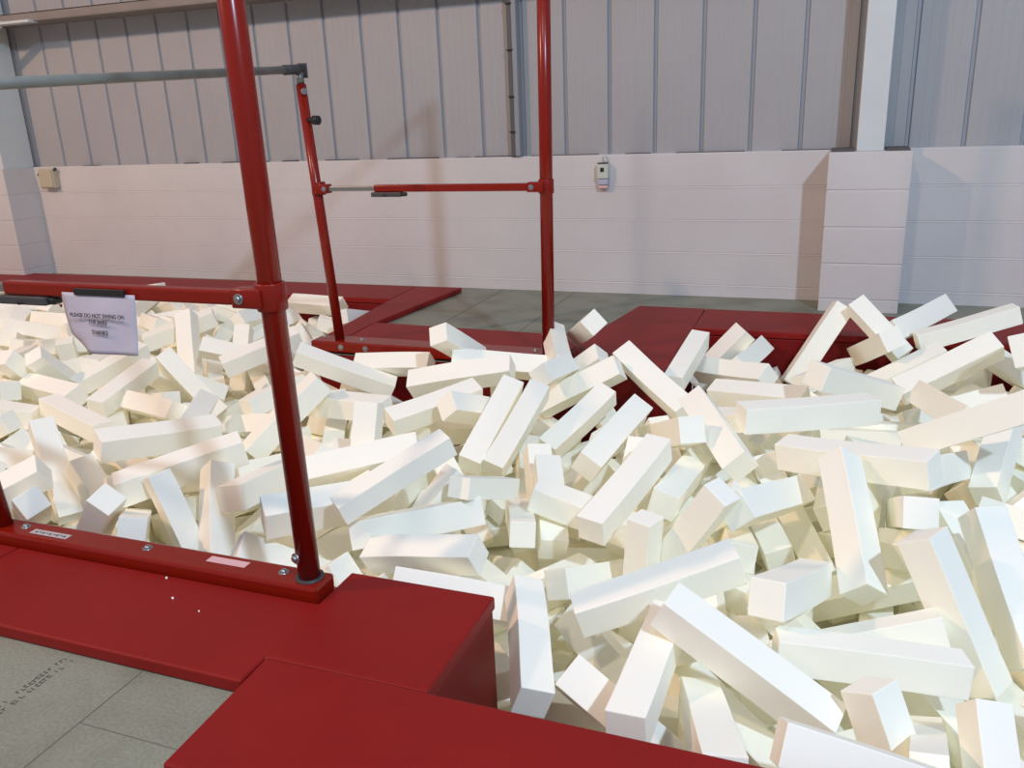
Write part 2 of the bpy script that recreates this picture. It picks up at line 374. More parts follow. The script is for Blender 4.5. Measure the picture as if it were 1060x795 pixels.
# ---------------------------------------------------------------- foam blocks
BLOCK_LABELS = '''long foam block with a pale blue top sloping down right across the foreground
long foam block lying crosswise in the lower right, behind the small standing one
pink-lit foam block lying against the left of the bright blue sided one
long white foam block rising to the right above the blue-topped sloping one
big upright foam block with a bluish right side and a band of shadow
large foam block with a bright blue side leaning at the right picture edge
white foam block with its blunt square end poking over the near red mat edge
upright white foam block rising beside the inner corner of the near red mats
white foam block lying crosswise just behind the near base beam
long foam block with square right end lying behind the upright striped-shadow one
nearest white foam block tilted behind the back edge of the near mat
long level foam block with cream left end, right of the pit centre
bright white foam block at the pit centre pointing away, small square end facing out
foam block with a bluish top peeping over the back edge of the near mat
tapering foam block resting on the near mat edge, right of the square-ended one
flat white foam block with a shaded front under the level broad one
foam block at the very bottom, pink end on the left, sloping out of the picture
long white foam block rising diagonally to the right, just right of the tall near post
nearer white foam block tilted just behind the near base beam
small standing foam block with a lit left side at lower right
square-ended lilac foam block right of the long rising one in the foreground
long bluish foam block lying behind and above the bright one over the V
upright foam block at the lower right corner with a cream left side
short-looking white foam block tilted on the near mat edge, left of the blunt square-ended one
long bright foam block rising right, above the V of two blocks
long lilac foam block running off the right picture edge
foam block passing behind the foot of the tall near post
right leg of the V formed by two foam blocks behind the near base beam
nearer white foam block lying crosswise behind the back edge of the near mat
white foam block lying nearly level, broad side showing, behind the near mat's back edge
second nearest white foam block aimed wallward behind the back edge of the near mat
white foam block lying slantwise behind the back edge of the near mat
long pale foam block lying just right of the tall near post, under the diagonal one
thick bright foam block rising right with a bluish end, far right of the pit
left leg of the V formed by two foam blocks behind the near base beam
grey shaded foam block with a blue upper end right of the bright central block
farther white foam block tilted just behind the near base beam
foam block showing a diamond-shaped bluish end behind the near base beam
white foam block behind the grey one with the blue upper end
bright foam block pointing away just right of the tall near post, below the blue-topped one
cream-lit foam block sloping down right to a blunt end, right of centre
white foam block tilted beneath the long blocks at the right
white foam block standing nearly on end just behind the near base beam
right block of the two touching parallel foam blocks in mid pit
middle white foam block aimed wallward behind the left end of the near base beam
long foam block rising gently right in front of the far base beam
big upright foam block with pink-lit side behind the near base beam's left end
foam block with a lit peak just behind the long crosswise one at lower right
pale foam block slanting up right, third from the left in the central slanting row
foam block with a shaded pinkish square end just left of the tall near post
left block of the two touching parallel foam blocks in mid pit
large foam block with pale blue top sloping down right below the far short post
nearer white foam block lying slantwise along the near mat edge at the bottom
long pale foam block slanting up right beside the touching parallel pair
white foam block aimed wallward around the long level block right of centre
grey-green foam block with a cream end behind the long level one
nearer white foam block lying crosswise along the near mat edge at the bottom
long pale foam block along the far right of the pit's top edge
small foam block end with a pale blue top just right of the bright central block
white foam block lying slantwise behind the left end of the near base beam
third nearest white foam block aimed wallward behind the back edge of the near mat
long white foam block sloping down right across the far red mat corner
white foam block lying crosswise with its right end under the bright central block
farther white foam block lying slantwise along the near mat edge at the bottom
nearest white foam block aimed wallward just behind the near base beam
foam block lying left of the long white one that crosses the red mat corner
nearer white foam block tilted around the foot of the upright striped block
blue-topped foam block slanting right toward the touching parallel pair
nearest white foam block aimed wallward behind the left end of the near base beam
white foam block standing nearly on end behind the left end of the near base beam
long cream foam block rising right to meet the tall near post from the left
cream foam block pointing at the camera below the crosswise central one
farther white foam block aimed wallward left of the tall near post in mid pit
foam block leaning up left, left half of the peak below the block pillar
lilac-topped foam block lying above the long level one
nearer white foam block aimed wallward in the cream hollow before the central block
lilac-topped foam block lying crosswise, nearest one below the notice's crosswise blocks
foam block slumped against the right of the small standing one
pinkish foam block cut by the left picture edge above the near base beam
farther white foam block tilted around the foot of the upright striped block
nearer white foam block aimed wallward in the lower right corner
cream-sided foam block slanting below the lower right of the paper notice
farther white foam block aimed wallward around the foot of the upright striped block
nearest white foam block tilted beside the blue-sided leaning block
white foam block lying crosswise just below the slim one at the far mat corner
pale foam block lying level in front of the touching parallel pair
white foam block lying crosswise behind the left end of the near base beam
white foam block lying level under the far base beam
foam block with a pale blue square end touching the cream-lit sloping one
farthest white foam block aimed wallward behind the left end of the near base beam
slim white foam block standing against the far red mat corner
third nearest white foam block aimed wallward just behind the near base beam
foam block with a lilac square end at the far left of the near base beam
foam block sloping down right at the foot of the tall cream standing one
tall cream foam block standing on end between the paper notice and tall near post
thin bright foam block lying crosswise, right of the post, above the upright one
bright foam block sloping down right, right half of the peak below the block pillar
foam block with a cream diamond end left of the touching parallel pair
foam block lying crosswise left of centre, straight below the paper notice
cream foam block end low and left of the bright central block
foam block pointing up right, in front of the wall right of the pillar
nearer white foam block aimed wallward left of the tall near post in mid pit
cream foam block with a shaded blue front, above the long bright one
middle white foam block aimed wallward along the near mat edge at the bottom
farthest white foam block tilted beside the blue-sided leaning block
foam block with a broad slanted top, under the thick rising one
lilac upright foam block between the tall near post and the blue-topped slab
dim foam block bridging below the peak of two bright blocks
second nearest white foam block tilted behind the back edge of the near mat
nearest white foam block aimed wallward behind the back edge of the near mat
middle white foam block tilted beside the blue-sided leaning block
foam block with a shaded purple front just right of the diamond-ended one
bluish foam block behind the gently rising one at the far frame
left foam block of the pointed pair before the far right red mat
farthest white foam block aimed wallward just behind the near base beam
foam block with a peaked end resting over the right of the far base beam
lilac-topped foam block just above and left of the thick bright rising one
nearer white foam block standing nearly on end behind the paper notice
foam block lying just right of the paper notice's lower corner
pale green-shaded foam block at the right end of the long level pair
nearer white foam block aimed wallward around the foot of the upright striped block
farther white foam block lying crosswise beneath the long blocks at the right
cream foam block lying level behind the far short post
foam block with a flat square end just below the cluster at the far tall post
fourth nearest white foam block aimed wallward behind the back edge of the near mat
white foam block lying crosswise between the notice and the tall near post
bluish foam block under the right end of the diagonal one by the post
nearest white foam block aimed wallward by the back left mat
nearer white foam block aimed wallward around the touching parallel pair
small upright foam block under the near crossbar's bolt, left of the post
farther white foam block aimed wallward below the far short post
nearer white foam block lying crosswise beneath the long blocks at the right
left foam block of the cluster at the foot of the far tall post
farther white foam block aimed wallward in the cream hollow before the central block
nearer white foam block aimed wallward behind the paper notice
farthest white foam block aimed wallward along the near mat edge at the bottom
white foam block lying crosswise behind the paper notice
right foam block of the cluster at the foot of the far tall post
farthest white foam block aimed wallward by the back left mat
white foam block tilted in the lower right foreground
fifth nearest white foam block aimed wallward behind the back edge of the near mat
white foam block tilted behind the paper notice
farther white foam block aimed wallward around the touching parallel pair
nearer white foam block aimed wallward below the far short post
white foam block tilted around the bright central block
white foam block lying crosswise around the foot of the upright striped block
white foam block lying crosswise below the far short post
foam block standing tilted behind the crosswise one at the pit centre
farther white foam block standing nearly on end behind the paper notice
white foam block lying crosswise left of the tall near post in mid pit
farther white foam block aimed wallward in the lower right corner
farther white foam block aimed wallward behind the paper notice
farthest white foam block aimed wallward behind the back edge of the near mat
white foam block tilted under the pillar at the far right
bluish foam block pointing toward the camera left of the tall near post
white foam block lying crosswise by the back left mat
white foam block lying crosswise at the left picture edge below the notice
white foam block tilted between the notice and the tall near post
white foam block aimed wallward between the notice and the tall near post
middle white foam block aimed wallward by the back left mat
farther white foam block lying crosswise along the near mat edge at the bottom
white foam block lying crosswise in the cream hollow before the central block
farthest white foam block tilted behind the back edge of the near mat
right foam block of the pointed pair before the far right red mat
farther white foam block lying crosswise behind the back edge of the near mat
farther white foam block lying crosswise around the touching parallel pair
white foam block tilted by the back left mat
second nearest white foam block aimed wallward just behind the near base beam
third nearest white foam block tilted behind the back edge of the near mat
white foam block lying crosswise beside the blue-sided leaning block
nearest white foam block aimed wallward along the near mat edge at the bottom
nearer white foam block lying crosswise around the touching parallel pair
white foam block aimed wallward right of the tall near post in mid pit
white foam block tilted around the long level block right of centre
small bluish foam block end right of the cluster at the far tall post
part-hidden foam block aimed wallward around the touching parallel pair
nearer part-hidden foam block lying slantwise just behind the near base beam
nearest part-hidden foam block aimed wallward just behind the near base beam
part-hidden foam block aimed wallward around the foot of the upright striped block
part-hidden foam block lying slantwise right of the tall near post in mid pit
part-hidden foam block standing nearly on end behind the back edge of the near mat
nearer part-hidden foam block tilted beneath the long blocks at the right
nearest part-hidden foam block lying crosswise at the left picture edge below the notice
part-hidden foam block standing nearly on end around the long level block right of centre
part-hidden foam block standing nearly on end behind the paper notice
part-hidden foam block aimed wallward behind the back edge of the near mat
farther part-hidden foam block lying crosswise just behind the near base beam
nearer part-hidden foam block standing nearly on end around the bright central block
thick foam block cut off by the right picture edge near the far wall
nearest part-hidden foam block aimed wallward beneath the long blocks at the right
part-hidden foam block tilted at the left picture edge below the notice
third nearest part-hidden foam block aimed wallward beneath the long blocks at the right
farthest part-hidden foam block lying crosswise at the left picture edge below the notice
farthest part-hidden foam block lying crosswise by the back left mat
nearer part-hidden foam block lying crosswise around the long level block right of centre
fourth nearest part-hidden foam block lying crosswise by the back left mat
part-hidden foam block lying crosswise behind the back edge of the near mat
nearest part-hidden foam block lying crosswise by the back left mat
part-hidden foam block aimed wallward before the far right red mat
nearer part-hidden foam block aimed wallward around the long level block right of centre
farther part-hidden foam block aimed wallward behind the paper notice
farther part-hidden foam block lying slantwise between the notice and the tall near post
part-hidden foam block lying crosswise around the bright central block
farther part-hidden foam block aimed wallward beside the blue-sided leaning block
part-hidden foam block aimed wallward at the left picture edge below the notice
nearer part-hidden foam block lying crosswise just behind the near base beam
middle part-hidden foam block tilted by the back left mat
second nearest part-hidden foam block lying crosswise by the back left mat
part-hidden foam block tilted between the notice and the tall near post
middle part-hidden foam block lying crosswise at the left picture edge below the notice
part-hidden foam block lying crosswise under the pillar at the far right
nearer part-hidden foam block tilted around the foot of the upright striped block
farther part-hidden foam block standing nearly on end around the bright central block
part-hidden foam block lying crosswise behind the paper notice
part-hidden foam block lying crosswise beneath the long blocks at the right
nearer part-hidden foam block lying slantwise between the notice and the tall near post
farther part-hidden foam block tilted around the foot of the upright striped block
part-hidden foam block standing nearly on end by the back left mat
part-hidden foam block tilted right of the tall near post in mid pit
nearer part-hidden foam block tilted left of the tall near post in mid pit
farther part-hidden foam block lying slantwise just behind the near base beam
part-hidden foam block lying crosswise between the notice and the tall near post
part-hidden foam block tilted behind the paper notice
farthest part-hidden foam block aimed wallward just behind the near base beam
part-hidden foam block aimed wallward around the bright central block
part-hidden foam block lying crosswise behind the left end of the near base beam
nearer part-hidden foam block aimed wallward beside the blue-sided leaning block
part-hidden foam block tilted just behind the near base beam
part-hidden foam block standing nearly on end below the far short post
farther part-hidden foam block lying crosswise around the long level block right of centre
part-hidden foam block aimed wallward below the far short post
part-hidden foam block lying slantwise left of the tall near post in mid pit
farthest part-hidden foam block aimed wallward by the back left mat
second nearest part-hidden foam block aimed wallward beneath the long blocks at the right
middle part-hidden foam block aimed wallward just behind the near base beam
farther part-hidden foam block aimed wallward around the long level block right of centre
nearest part-hidden foam block aimed wallward by the back left mat
farthest part-hidden foam block tilted by the back left mat
part-hidden foam block lying crosswise left of the tall near post in mid pit
farther part-hidden foam block tilted left of the tall near post in mid pit
nearest part-hidden foam block tilted by the back left mat
farther part-hidden foam block tilted beneath the long blocks at the right
middle part-hidden foam block aimed wallward by the back left mat
part-hidden foam block lying crosswise along the near mat edge at the bottom
third nearest part-hidden foam block lying crosswise by the back left mat
part-hidden foam block lying crosswise around the foot of the upright striped block
farthest part-hidden foam block aimed wallward beneath the long blocks at the right
nearer part-hidden foam block aimed wallward behind the paper notice
part-hidden foam block tilted around the bright central block
farther mostly buried foam block aimed wallward behind the paper notice
nearer mostly buried foam block lying crosswise behind the back edge of the near mat
nearer mostly buried foam block standing nearly on end by the back left mat
farther mostly buried foam block aimed wallward around the foot of the upright striped block
farther mostly buried foam block tilted below the far short post
farther mostly buried foam block standing nearly on end by the back left mat
middle mostly buried foam block aimed wallward just behind the near base beam
mostly buried foam block aimed wallward right of the tall near post in mid pit
mostly buried foam block tilted right of the tall near post in mid pit
mostly buried foam block tilted beneath the long blocks at the right
mostly buried foam block lying crosswise around the long level block right of centre
nearer mostly buried foam block aimed wallward by the back left mat
farther mostly buried foam block aimed wallward by the back left mat
mostly buried foam block aimed wallward along the near mat edge at the bottom
mostly buried foam block tilted just behind the near base beam
mostly buried foam block tilted along the near mat edge at the bottom
mostly buried foam block lying crosswise below the far short post
mostly buried foam block lying crosswise under the pillar at the far right
mostly buried foam block lying crosswise around the bright central block
mostly buried foam block lying crosswise left of the tall near post in mid pit
mostly buried foam block aimed wallward around the bright central block
mostly buried foam block lying crosswise in the lower right corner
nearer mostly buried foam block aimed wallward behind the paper notice
mostly buried foam block lying crosswise in the lower right foreground
middle mostly buried foam block lying crosswise at the left picture edge below the notice
farthest mostly buried foam block aimed wallward just behind the near base beam
second nearest mostly buried foam block lying crosswise beneath the long blocks at the right
mostly buried foam block tilted at the left picture edge below the notice
mostly buried foam block lying crosswise beside the blue-sided leaning block
mostly buried foam block aimed wallward in the cream hollow before the central block
nearest mostly buried foam block lying crosswise beneath the long blocks at the right
nearer mostly buried foam block tilted below the far short post
mostly buried foam block lying slantwise left of the tall near post in mid pit
farthest mostly buried foam block lying crosswise beneath the long blocks at the right
third nearest mostly buried foam block lying crosswise beneath the long blocks at the right
nearest mostly buried foam block aimed wallward just behind the near base beam
mostly buried foam block lying slantwise by the back left mat
nearer mostly buried foam block aimed wallward left of the tall near post in mid pit
mostly buried foam block tilted between the notice and the tall near post
mostly buried foam block lying crosswise between the notice and the tall near post
nearer mostly buried foam block aimed wallward around the foot of the upright striped block
mostly buried foam block aimed wallward behind the back edge of the near mat
farthest mostly buried foam block lying crosswise at the left picture edge below the notice
mostly buried foam block standing nearly on end in the cream hollow before the central block
mostly buried foam block aimed wallward behind the left end of the near base beam
mostly buried foam block tilted before the far right red mat
farther mostly buried foam block aimed wallward left of the tall near post in mid pit
nearest mostly buried foam block lying crosswise at the left picture edge below the notice
mostly buried foam block aimed wallward between the notice and the tall near post
mostly buried foam block lying crosswise around the touching parallel pair
farther mostly buried foam block lying crosswise behind the back edge of the near mat'''.split('\n')
BLOCKS = '''-134 1879 -54 963 101 227 -105 485 96 97
160 2064 -111 993 -61 34 96 473 94 94
387 2352 -98 833 145 486 -221 458 103 103
-408 2140 -41 965 83 -136 207 491 99 97
113 2635 3 636 -66 -462 614 510 98 101
539 2513 -86 782 185 333 -494 459 101 100
-361 1816 -76 717 -6 -6 697 486 96 97
-712 1882 -110 159 -535 -825 91 433 91 93
-2057 1898 -372 705 704 57 -57 455 100 101
116 2947 86 84 221 971 32 540 106 103
-1449 2006 -283 644 -695 -313 -61 471 96 95
-51 3344 107 968 -8 9 251 557 106 104
-621 2681 14 787 91 -81 605 521 98 98
-982 2058 -131 386 -900 -102 173 450 106 108
-192 1685 -124 91 602 785 -118 440 96 98
-1173 2168 -67 106 19 973 204 419 92 92
187 1568 -44 951 -280 99 84 462 95 91
-1345 2327 123 892 128 -147 407 440 83 78
-1638 2007 -276 669 -687 -167 -232 467 104 103
230 1803 -237 682 -464 539 171 442 93 96
-40 2258 -42 780 -144 98 601 459 98 104
-2598 2582 37 853 90 128 498 496 103 104
422 1738 -215 727 149 334 -581 450 86 90
-379 1748 -219 900 344 198 -181 453 97 99
-2306 2372 20 911 95 -45 399 481 105 106
494 3206 161 756 556 -345 12 469 108 107
-1617 2316 -24 913 138 79 375 454 110 111
-2075 2261 -127 825 -70 453 -330 457 96 97
-875 2054 -506 669 669 228 229 467 101 101
-1288 2356 -60 951 -149 -83 258 462 98 96
-1144 2082 -515 449 287 -308 -788 455 100 102
-958 2072 -299 644 -649 279 -295 464 93 92
-1690 2690 -10 898 369 8 239 457 103 103
548 4355 34 187 -201 910 311 489 108 109
-2197 2212 -145 822 176 521 -148 452 85 91
-384 2498 -56 453 -213 690 523 462 94 89
-1706 2224 -239 368 200 -870 -260 472 95 94
-2453 2052 -114 423 54 895 129 456 96 93
-149 2724 -1 735 -363 -114 561 498 102 102
-2337 3097 -26 55 478 -504 -717 463 103 103
-384 3206 49 73 497 784 366 467 107 105
637 3422 -11 550 558 205 586 473 97 97
-2186 2041 -469 317 287 -499 753 477 103 102
-1242 3242 -31 707 297 -90 636 473 96 97
-2681 2086 -629 439 -440 -554 554 467 99 99
-1679 3633 56 115 -36 890 -441 531 105 106
-2902 2309 -30 398 -244 -878 -102 438 92 95
135 2226 -170 162 -81 975 -124 458 92 85
-788 3147 12 724 283 113 619 489 100 103
-2003 2471 -47 657 -116 2 745 461 98 98
-1358 3231 -18 678 302 -56 668 484 101 102
-2381 3703 12 942 119 248 189 539 95 94
-168 1932 -298 646 643 -295 -285 465 98 101
-1036 3493 -70 813 274 -96 505 418 99 98
-483 2975 -82 738 83 112 660 477 98 100
124 3815 87 902 -26 183 390 511 112 110
-526 1891 -299 706 706 45 44 451 92 92
656 4710 154 152 -104 983 12 487 94 91
-522 2446 -198 555 -398 593 427 444 85 92
-2713 2060 -447 372 28 -60 926 449 99 101
-1438 2081 -402 580 -1 -1 815 437 92 92
-756 3794 48 874 320 72 -360 493 106 107
-774 2683 -111 985 47 160 35 408 99 98
-542 2150 -338 302 882 -304 -197 475 100 102
-1771 2312 -281 238 520 -726 -382 478 100 101
-1102 3728 12 178 187 456 -852 447 102 102
133 2696 -287 143 -173 543 810 469 97 97
-1693 3356 -10 884 185 16 429 462 101 99
-2793 2206 -298 597 1 -1 802 449 100 103
-2633 2282 -155 185 -356 -611 -682 456 97 97
-3061 3906 24 900 157 -74 401 461 101 100
-945 2787 -148 176 -548 -816 -56 450 103 103
-3456 3252 -17 5 746 -654 -124 465 97 97
-53 4738 13 215 -464 645 567 505 106 105
-284 3892 -24 969 157 -80 -173 464 103 103
-665 2499 -251 809 -262 4 526 457 100 100
-3409 2877 -52 990 -5 63 -124 482 98 93
292 1848 -183 118 661 -708 220 468 77 85
-2937 2022 -43 119 -360 894 240 462 103 103
-54 2945 -200 285 436 368 770 442 97 99
381 2121 -300 365 -363 -605 607 464 96 94
-3839 3547 -21 776 138 -50 613 457 92 92
-187 2982 -204 462 694 -398 -384 469 101 99
292 2766 -5 353 -601 -395 599 470 97 99
-439 4214 -19 903 284 -161 -278 465 103 103
-1117 2574 -4 130 629 -753 144 349 85 75
-3015 2166 -295 232 246 664 667 444 106 107
-2182 3871 14 926 373 -5 52 432 98 100
-579 3231 7 172 462 860 -132 481 105 104
-2936 2153 -540 321 328 620 637 466 99 101
-658 4159 53 64 -658 742 113 474 95 97
-2383 2281 -401 344 343 -618 -618 461 95 96
-2757 2058 -80 377 -38 581 720 458 90 92
-3293 3560 -88 863 296 398 -95 459 97 99
-3729 4063 -21 468 265 -331 775 464 105 104
-2116 3275 -14 24 58 997 50 463 103 103
246 4692 131 826 397 235 -324 376 97 97
-1473 3405 -30 798 231 356 428 463 101 102
-3833 3129 -30 977 187 -15 -98 461 102 102
-1015 2639 -158 547 -92 105 825 460 89 90
451 4905 140 125 428 -791 -418 460 113 109
-2660 3516 -68 116 -581 804 -62 448 102 100
-3124 3097 -45 884 432 -110 -138 477 94 97
-481 1704 -401 0 816 -577 0 447 97 95
494 2754 -151 651 -497 499 -282 457 99 99
481 3775 26 716 372 -318 -499 463 109 107
-1750 2798 -48 616 347 454 -542 462 100 99
236 4621 55 540 591 -574 -173 466 107 105
-1608 2112 -267 951 -15 -305 -47 466 105 108
-904 2235 -400 1 -573 820 -2 455 100 98
195 2763 -137 597 643 -459 -140 468 94 93
-2298 2094 -90 102 399 891 -191 462 92 96
-1543 3802 76 913 -352 -9 206 477 102 102
-560 4668 -69 70 -420 415 804 410 102 101
-2352 2273 -549 593 84 -16 -801 438 100 99
-1753 3800 157 697 -336 87 628 387 101 100
352 4468 -43 219 -161 952 139 464 103 103
-4003 3357 -37 460 -524 7 -717 463 97 97
-3928 4229 31 925 118 -100 346 461 104 103
396 3132 1 375 403 -736 -394 465 105 104
-269 2800 -188 640 460 -442 -428 451 96 95
568 4187 -107 949 -234 -171 122 458 95 94
-3504 5163 7 965 256 -18 -54 463 103 103
-1200 3657 109 566 -315 302 -699 280 95 98
-1274 2312 -346 405 246 -629 -615 467 100 100
-3297 4009 -44 50 271 -876 395 467 97 97
-1322 2453 -122 342 -402 844 100 457 103 103
-3631 4695 37 311 -661 -610 306 486 97 97
-623 1680 -506 379 -378 -597 597 457 100 97
-3457 4205 -138 238 -746 506 360 453 99 100
-3044 5001 -38 495 476 -628 -365 476 97 97
103 3850 -183 6 -47 993 -107 461 100 101
-1302 4008 130 821 -133 192 -520 429 92 92
-873 2411 -297 624 621 333 336 468 100 100
-4566 3994 -53 440 -359 431 -701 475 98 100
-133 2226 -300 70 644 762 2 449 98 95
-5066 4162 -22 100 294 -937 160 464 99 97
-1188 4140 193 68 -526 -715 455 451 98 99
-5062 4720 -3 260 841 435 190 468 97 97
45 2326 -292 933 -150 254 -207 471 94 95
-1532 2456 -537 427 -53 7 903 432 99 101
-4392 4298 -52 703 106 -426 -560 472 93 92
-1684 3538 -204 540 612 521 249 464 92 90
-3063 4866 -190 41 680 730 64 460 95 96
-993 3101 -271 7 412 -575 -707 470 100 100
-200 2603 -301 202 209 676 677 465 99 102
-3215 5109 -156 692 664 278 46 461 97 95
-1042 2974 -201 812 107 319 -477 419 101 100
-4114 3258 -34 345 649 619 -275 449 97 97
-2633 3229 -155 393 -895 112 -177 460 98 98
601 2276 -398 372 372 602 601 475 100 102
-4562 4161 15 377 452 -692 -417 440 98 99
-1629 2947 -203 722 51 -24 690 452 102 101
909 4708 -71 771 520 367 26 466 97 97
-2783 3000 -38 229 825 -494 -151 465 101 102
-5115 4355 3 23 3 212 977 475 98 99
-3854 2774 -17 680 688 248 60 443 97 97
-3417 3656 -109 388 -122 -403 -820 452 97 97
-3596 4729 -64 196 552 -702 -405 435 94 93
-4808 4827 26 790 206 -74 -572 444 97 97
-465 1845 -501 2 -334 -943 -5 458 98 97
-770 2816 -399 125 0 0 -992 444 97 99
-1113 2711 -435 331 -336 -217 855 480 99 101
-388 4559 -29 239 588 -716 -292 464 103 103
-1180 2484 -280 269 76 85 956 471 97 99
-1019 3182 -558 963 19 -12 267 463 96 96
-4077 5113 -32 254 -3 -741 -621 458 101 101
-1920 2370 -435 211 -429 562 -675 449 98 100
-1754 2492 -156 371 -98 698 -605 445 94 97
732 2875 -79 829 505 -103 -217 460 97 97
-375 1712 -399 816 0 0 -578 444 101 99
-967 2364 -551 26 -47 -627 777 473 99 97
-2193 3243 -203 307 429 613 588 455 97 99
-190 3326 -173 669 196 547 463 456 96 93
-1197 3894 -1 288 144 847 -423 431 102 103
-1229 3319 -279 587 560 -272 -518 478 94 96
-2330 2732 -158 164 900 397 77 445 97 97
-2092 2558 -279 741 124 -89 -654 455 99 101
69 3107 -98 601 408 354 589 444 96 95
-2038 2862 -90 243 310 870 297 444 97 97
-1393 2937 -243 336 297 -301 842 446 97 97
694 3647 -192 249 295 -266 -884 449 100 102
-3287 2238 0 264 -898 -267 231 464 97 97
-93 3483 -191 876 -153 368 270 469 92 92
-4494 3851 -183 662 333 -646 186 449 102 100
-1214 3329 -387 503 -89 150 -846 459 96 96
-2546 3283 -236 168 -121 57 977 443 101 98
-670 2948 -147 647 -253 661 -283 458 96 95
869 4241 169 235 766 598 -4 494 128 142
154 2998 -53 625 389 360 572 456 103 103
-3791 2656 -109 71 211 33 -974 440 93 94
615 3428 -147 412 691 -437 -403 453 97 94
-4176 3097 -33 104 968 -224 51 462 97 97
-6475 5056 45 884 468 -23 -7 456 97 97
-293 3526 -120 967 -150 -46 200 451 99 100
-5843 5164 -14 611 786 -94 -6 450 97 97
-1290 3195 -512 97 -973 -210 2 446 97 98
-4758 4970 -36 558 806 -189 53 490 104 105
-2 4461 -73 848 -152 -85 501 445 97 97
-43 3336 -74 284 -694 661 -28 458 96 98
-4049 3733 -43 574 11 108 811 469 97 97
-3590 4088 -240 705 570 -184 -379 463 97 97
-1285 3736 -210 147 274 702 640 458 93 92
233 3210 -243 80 792 574 190 442 100 102
-3615 2529 -189 610 443 217 620 454 98 97
-2513 2503 -343 276 113 698 651 473 100 99
-4527 5209 -82 4 -261 -15 -965 458 95 97
-4977 5099 31 46 -66 -92 -992 457 97 97
-3201 4069 -241 113 419 290 853 471 97 97
-3110 2554 -112 286 952 -67 -82 468 98 96
561 4757 -141 177 20 691 701 452 97 98
-314 2493 -260 303 -729 612 37 464 95 97
-626 3521 -253 705 -451 544 -60 446 99 98
-4392 4484 -13 931 -216 24 -293 456 95 95
240 3968 -181 48 12 -105 -993 447 97 99
-3166 4293 -115 740 524 -161 -389 474 98 100
-415 2764 -155 45 -350 -4 936 469 98 97
-5377 4595 -64 239 588 703 -322 429 96 96
-2473 3593 -286 109 557 782 -259 465 94 96
-3172 3751 -299 648 706 -53 282 457 94 97
-2643 2408 -402 393 0 0 919 459 93 92
-3966 4563 -86 905 -327 23 -270 447 100 97
-5188 4059 -94 745 470 -411 -237 464 101 100
-2626 2376 -513 356 410 605 582 445 101 101
-1037 3595 -299 402 693 548 241 461 92 92
-3259 2278 -399 0 -171 985 -1 467 98 99
221 2788 -398 490 490 -510 -509 442 101 103
-2337 2565 -232 469 -586 321 -577 467 96 95
-3188 4619 -213 449 127 -853 233 472 97 98
-460 3784 -117 708 -655 74 -253 453 97 97
-3209 4966 -247 544 646 498 198 442 93 93
-3533 3240 -175 926 47 -57 -369 465 92 94
-5895 4699 -19 410 123 -288 -857 459 96 96
800 3343 -158 22 -531 -845 60 472 95 92
-2442 2429 -86 235 861 449 34 462 97 97
-405 3248 -262 218 -806 -547 59 458 95 96
-5394 4199 -36 272 -462 -835 124 439 96 96
-6055 5011 -29 615 -715 -5 -333 461 97 97
-3410 3385 -138 88 192 972 -108 456 97 96
-3629 3746 -161 160 638 -679 326 446 98 99
-4118 5095 -124 618 -716 -53 320 451 96 95
557 4285 -194 495 747 190 401 457 97 96
-5314 4868 -36 855 -243 -79 452 453 96 96
-542 2268 -403 287 0 0 958 449 90 91
-5187 5209 31 46 -46 706 705 462 97 97
-162 3031 -300 154 157 91 -971 455 97 97
462 3713 -292 431 384 -553 -601 462 97 95
-4249 3469 -57 390 -309 555 -666 477 95 96
-950 3763 -197 790 -443 397 -149 430 99 102
-5013 4065 -108 46 601 780 -164 476 96 97
-1533 2449 -399 706 705 -53 -53 464 99 98
-5306 5095 -135 646 630 321 -287 450 97 96
-22 2957 -400 639 638 -303 -304 469 97 97
-3346 4948 -210 506 -609 -74 607 464 97 95
-5431 5040 -135 431 75 -899 -3 450 96 94
-2223 2553 -315 643 381 511 424 456 97 96
-1925 2863 -168 3 835 -544 -81 448 100 101
-2294 3879 -210 168 101 -687 700 480 95 93
680 3149 -140 187 -339 761 520 460 94 93
-305 3573 -295 137 158 -610 -765 472 98 97
-4558 4761 -73 149 -414 859 -261 471 102 103
-5875 4453 -38 74 858 489 138 464 99 98
-176 2100 -400 312 312 -635 -634 454 96 98
-2825 2592 -258 624 357 646 256 473 95 96
-378 2243 -278 561 -283 63 775 453 99 102
-3388 5209 -217 155 0 -988 -1 452 98 98
420 4690 -186 21 -138 -990 -25 462 106 108
-778 3284 -272 229 268 577 737 477 97 95
-2694 2566 -141 462 855 -55 -230 464 99 99
-860 3494 -121 546 360 -458 -602 434 102 100
814 2616 -399 694 694 137 137 464 97 99
-4353 3376 40 296 -380 -624 616 443 97 97
163 2055 -400 227 -227 670 -670 471 97 97
-3675 3061 -346 122 -61 991 8 446 99 98
-2242 2700 -238 572 374 544 487 461 97 94
892 3467 -113 516 -792 326 -35 470 96 96
-4009 3100 -286 390 160 -783 -457 449 100 101
509 2927 -399 213 213 -674 -674 455 99 96
-863 3297 -403 845 0 0 534 449 93 91
296 3519 -128 261 -156 -10 -953 457 96 94
-3198 4474 -179 628 695 -349 21 456 96 99
-3742 3601 -268 65 -384 -921 -30 458 94 96
502 4656 -298 30 -100 -994 -20 458 93 91
201 4287 -254 12 -938 -328 112 473 98 97
-2126 2489 -399 586 -1 1 -810 454 98 98
-4240 4684 14 768 503 -255 -302 473 102 100
-3452 3354 -298 560 565 -426 -432 481 105 107
-3546 4556 -180 446 110 408 -789 461 97 96
-3892 4799 -96 27 -118 364 924 459 95 95
-220 2669 -401 540 -1 2 -841 478 94 95
-1818 2756 -400 581 -581 403 -403 450 97 97
-4076 3300 -287 994 81 4 70 465 102 104
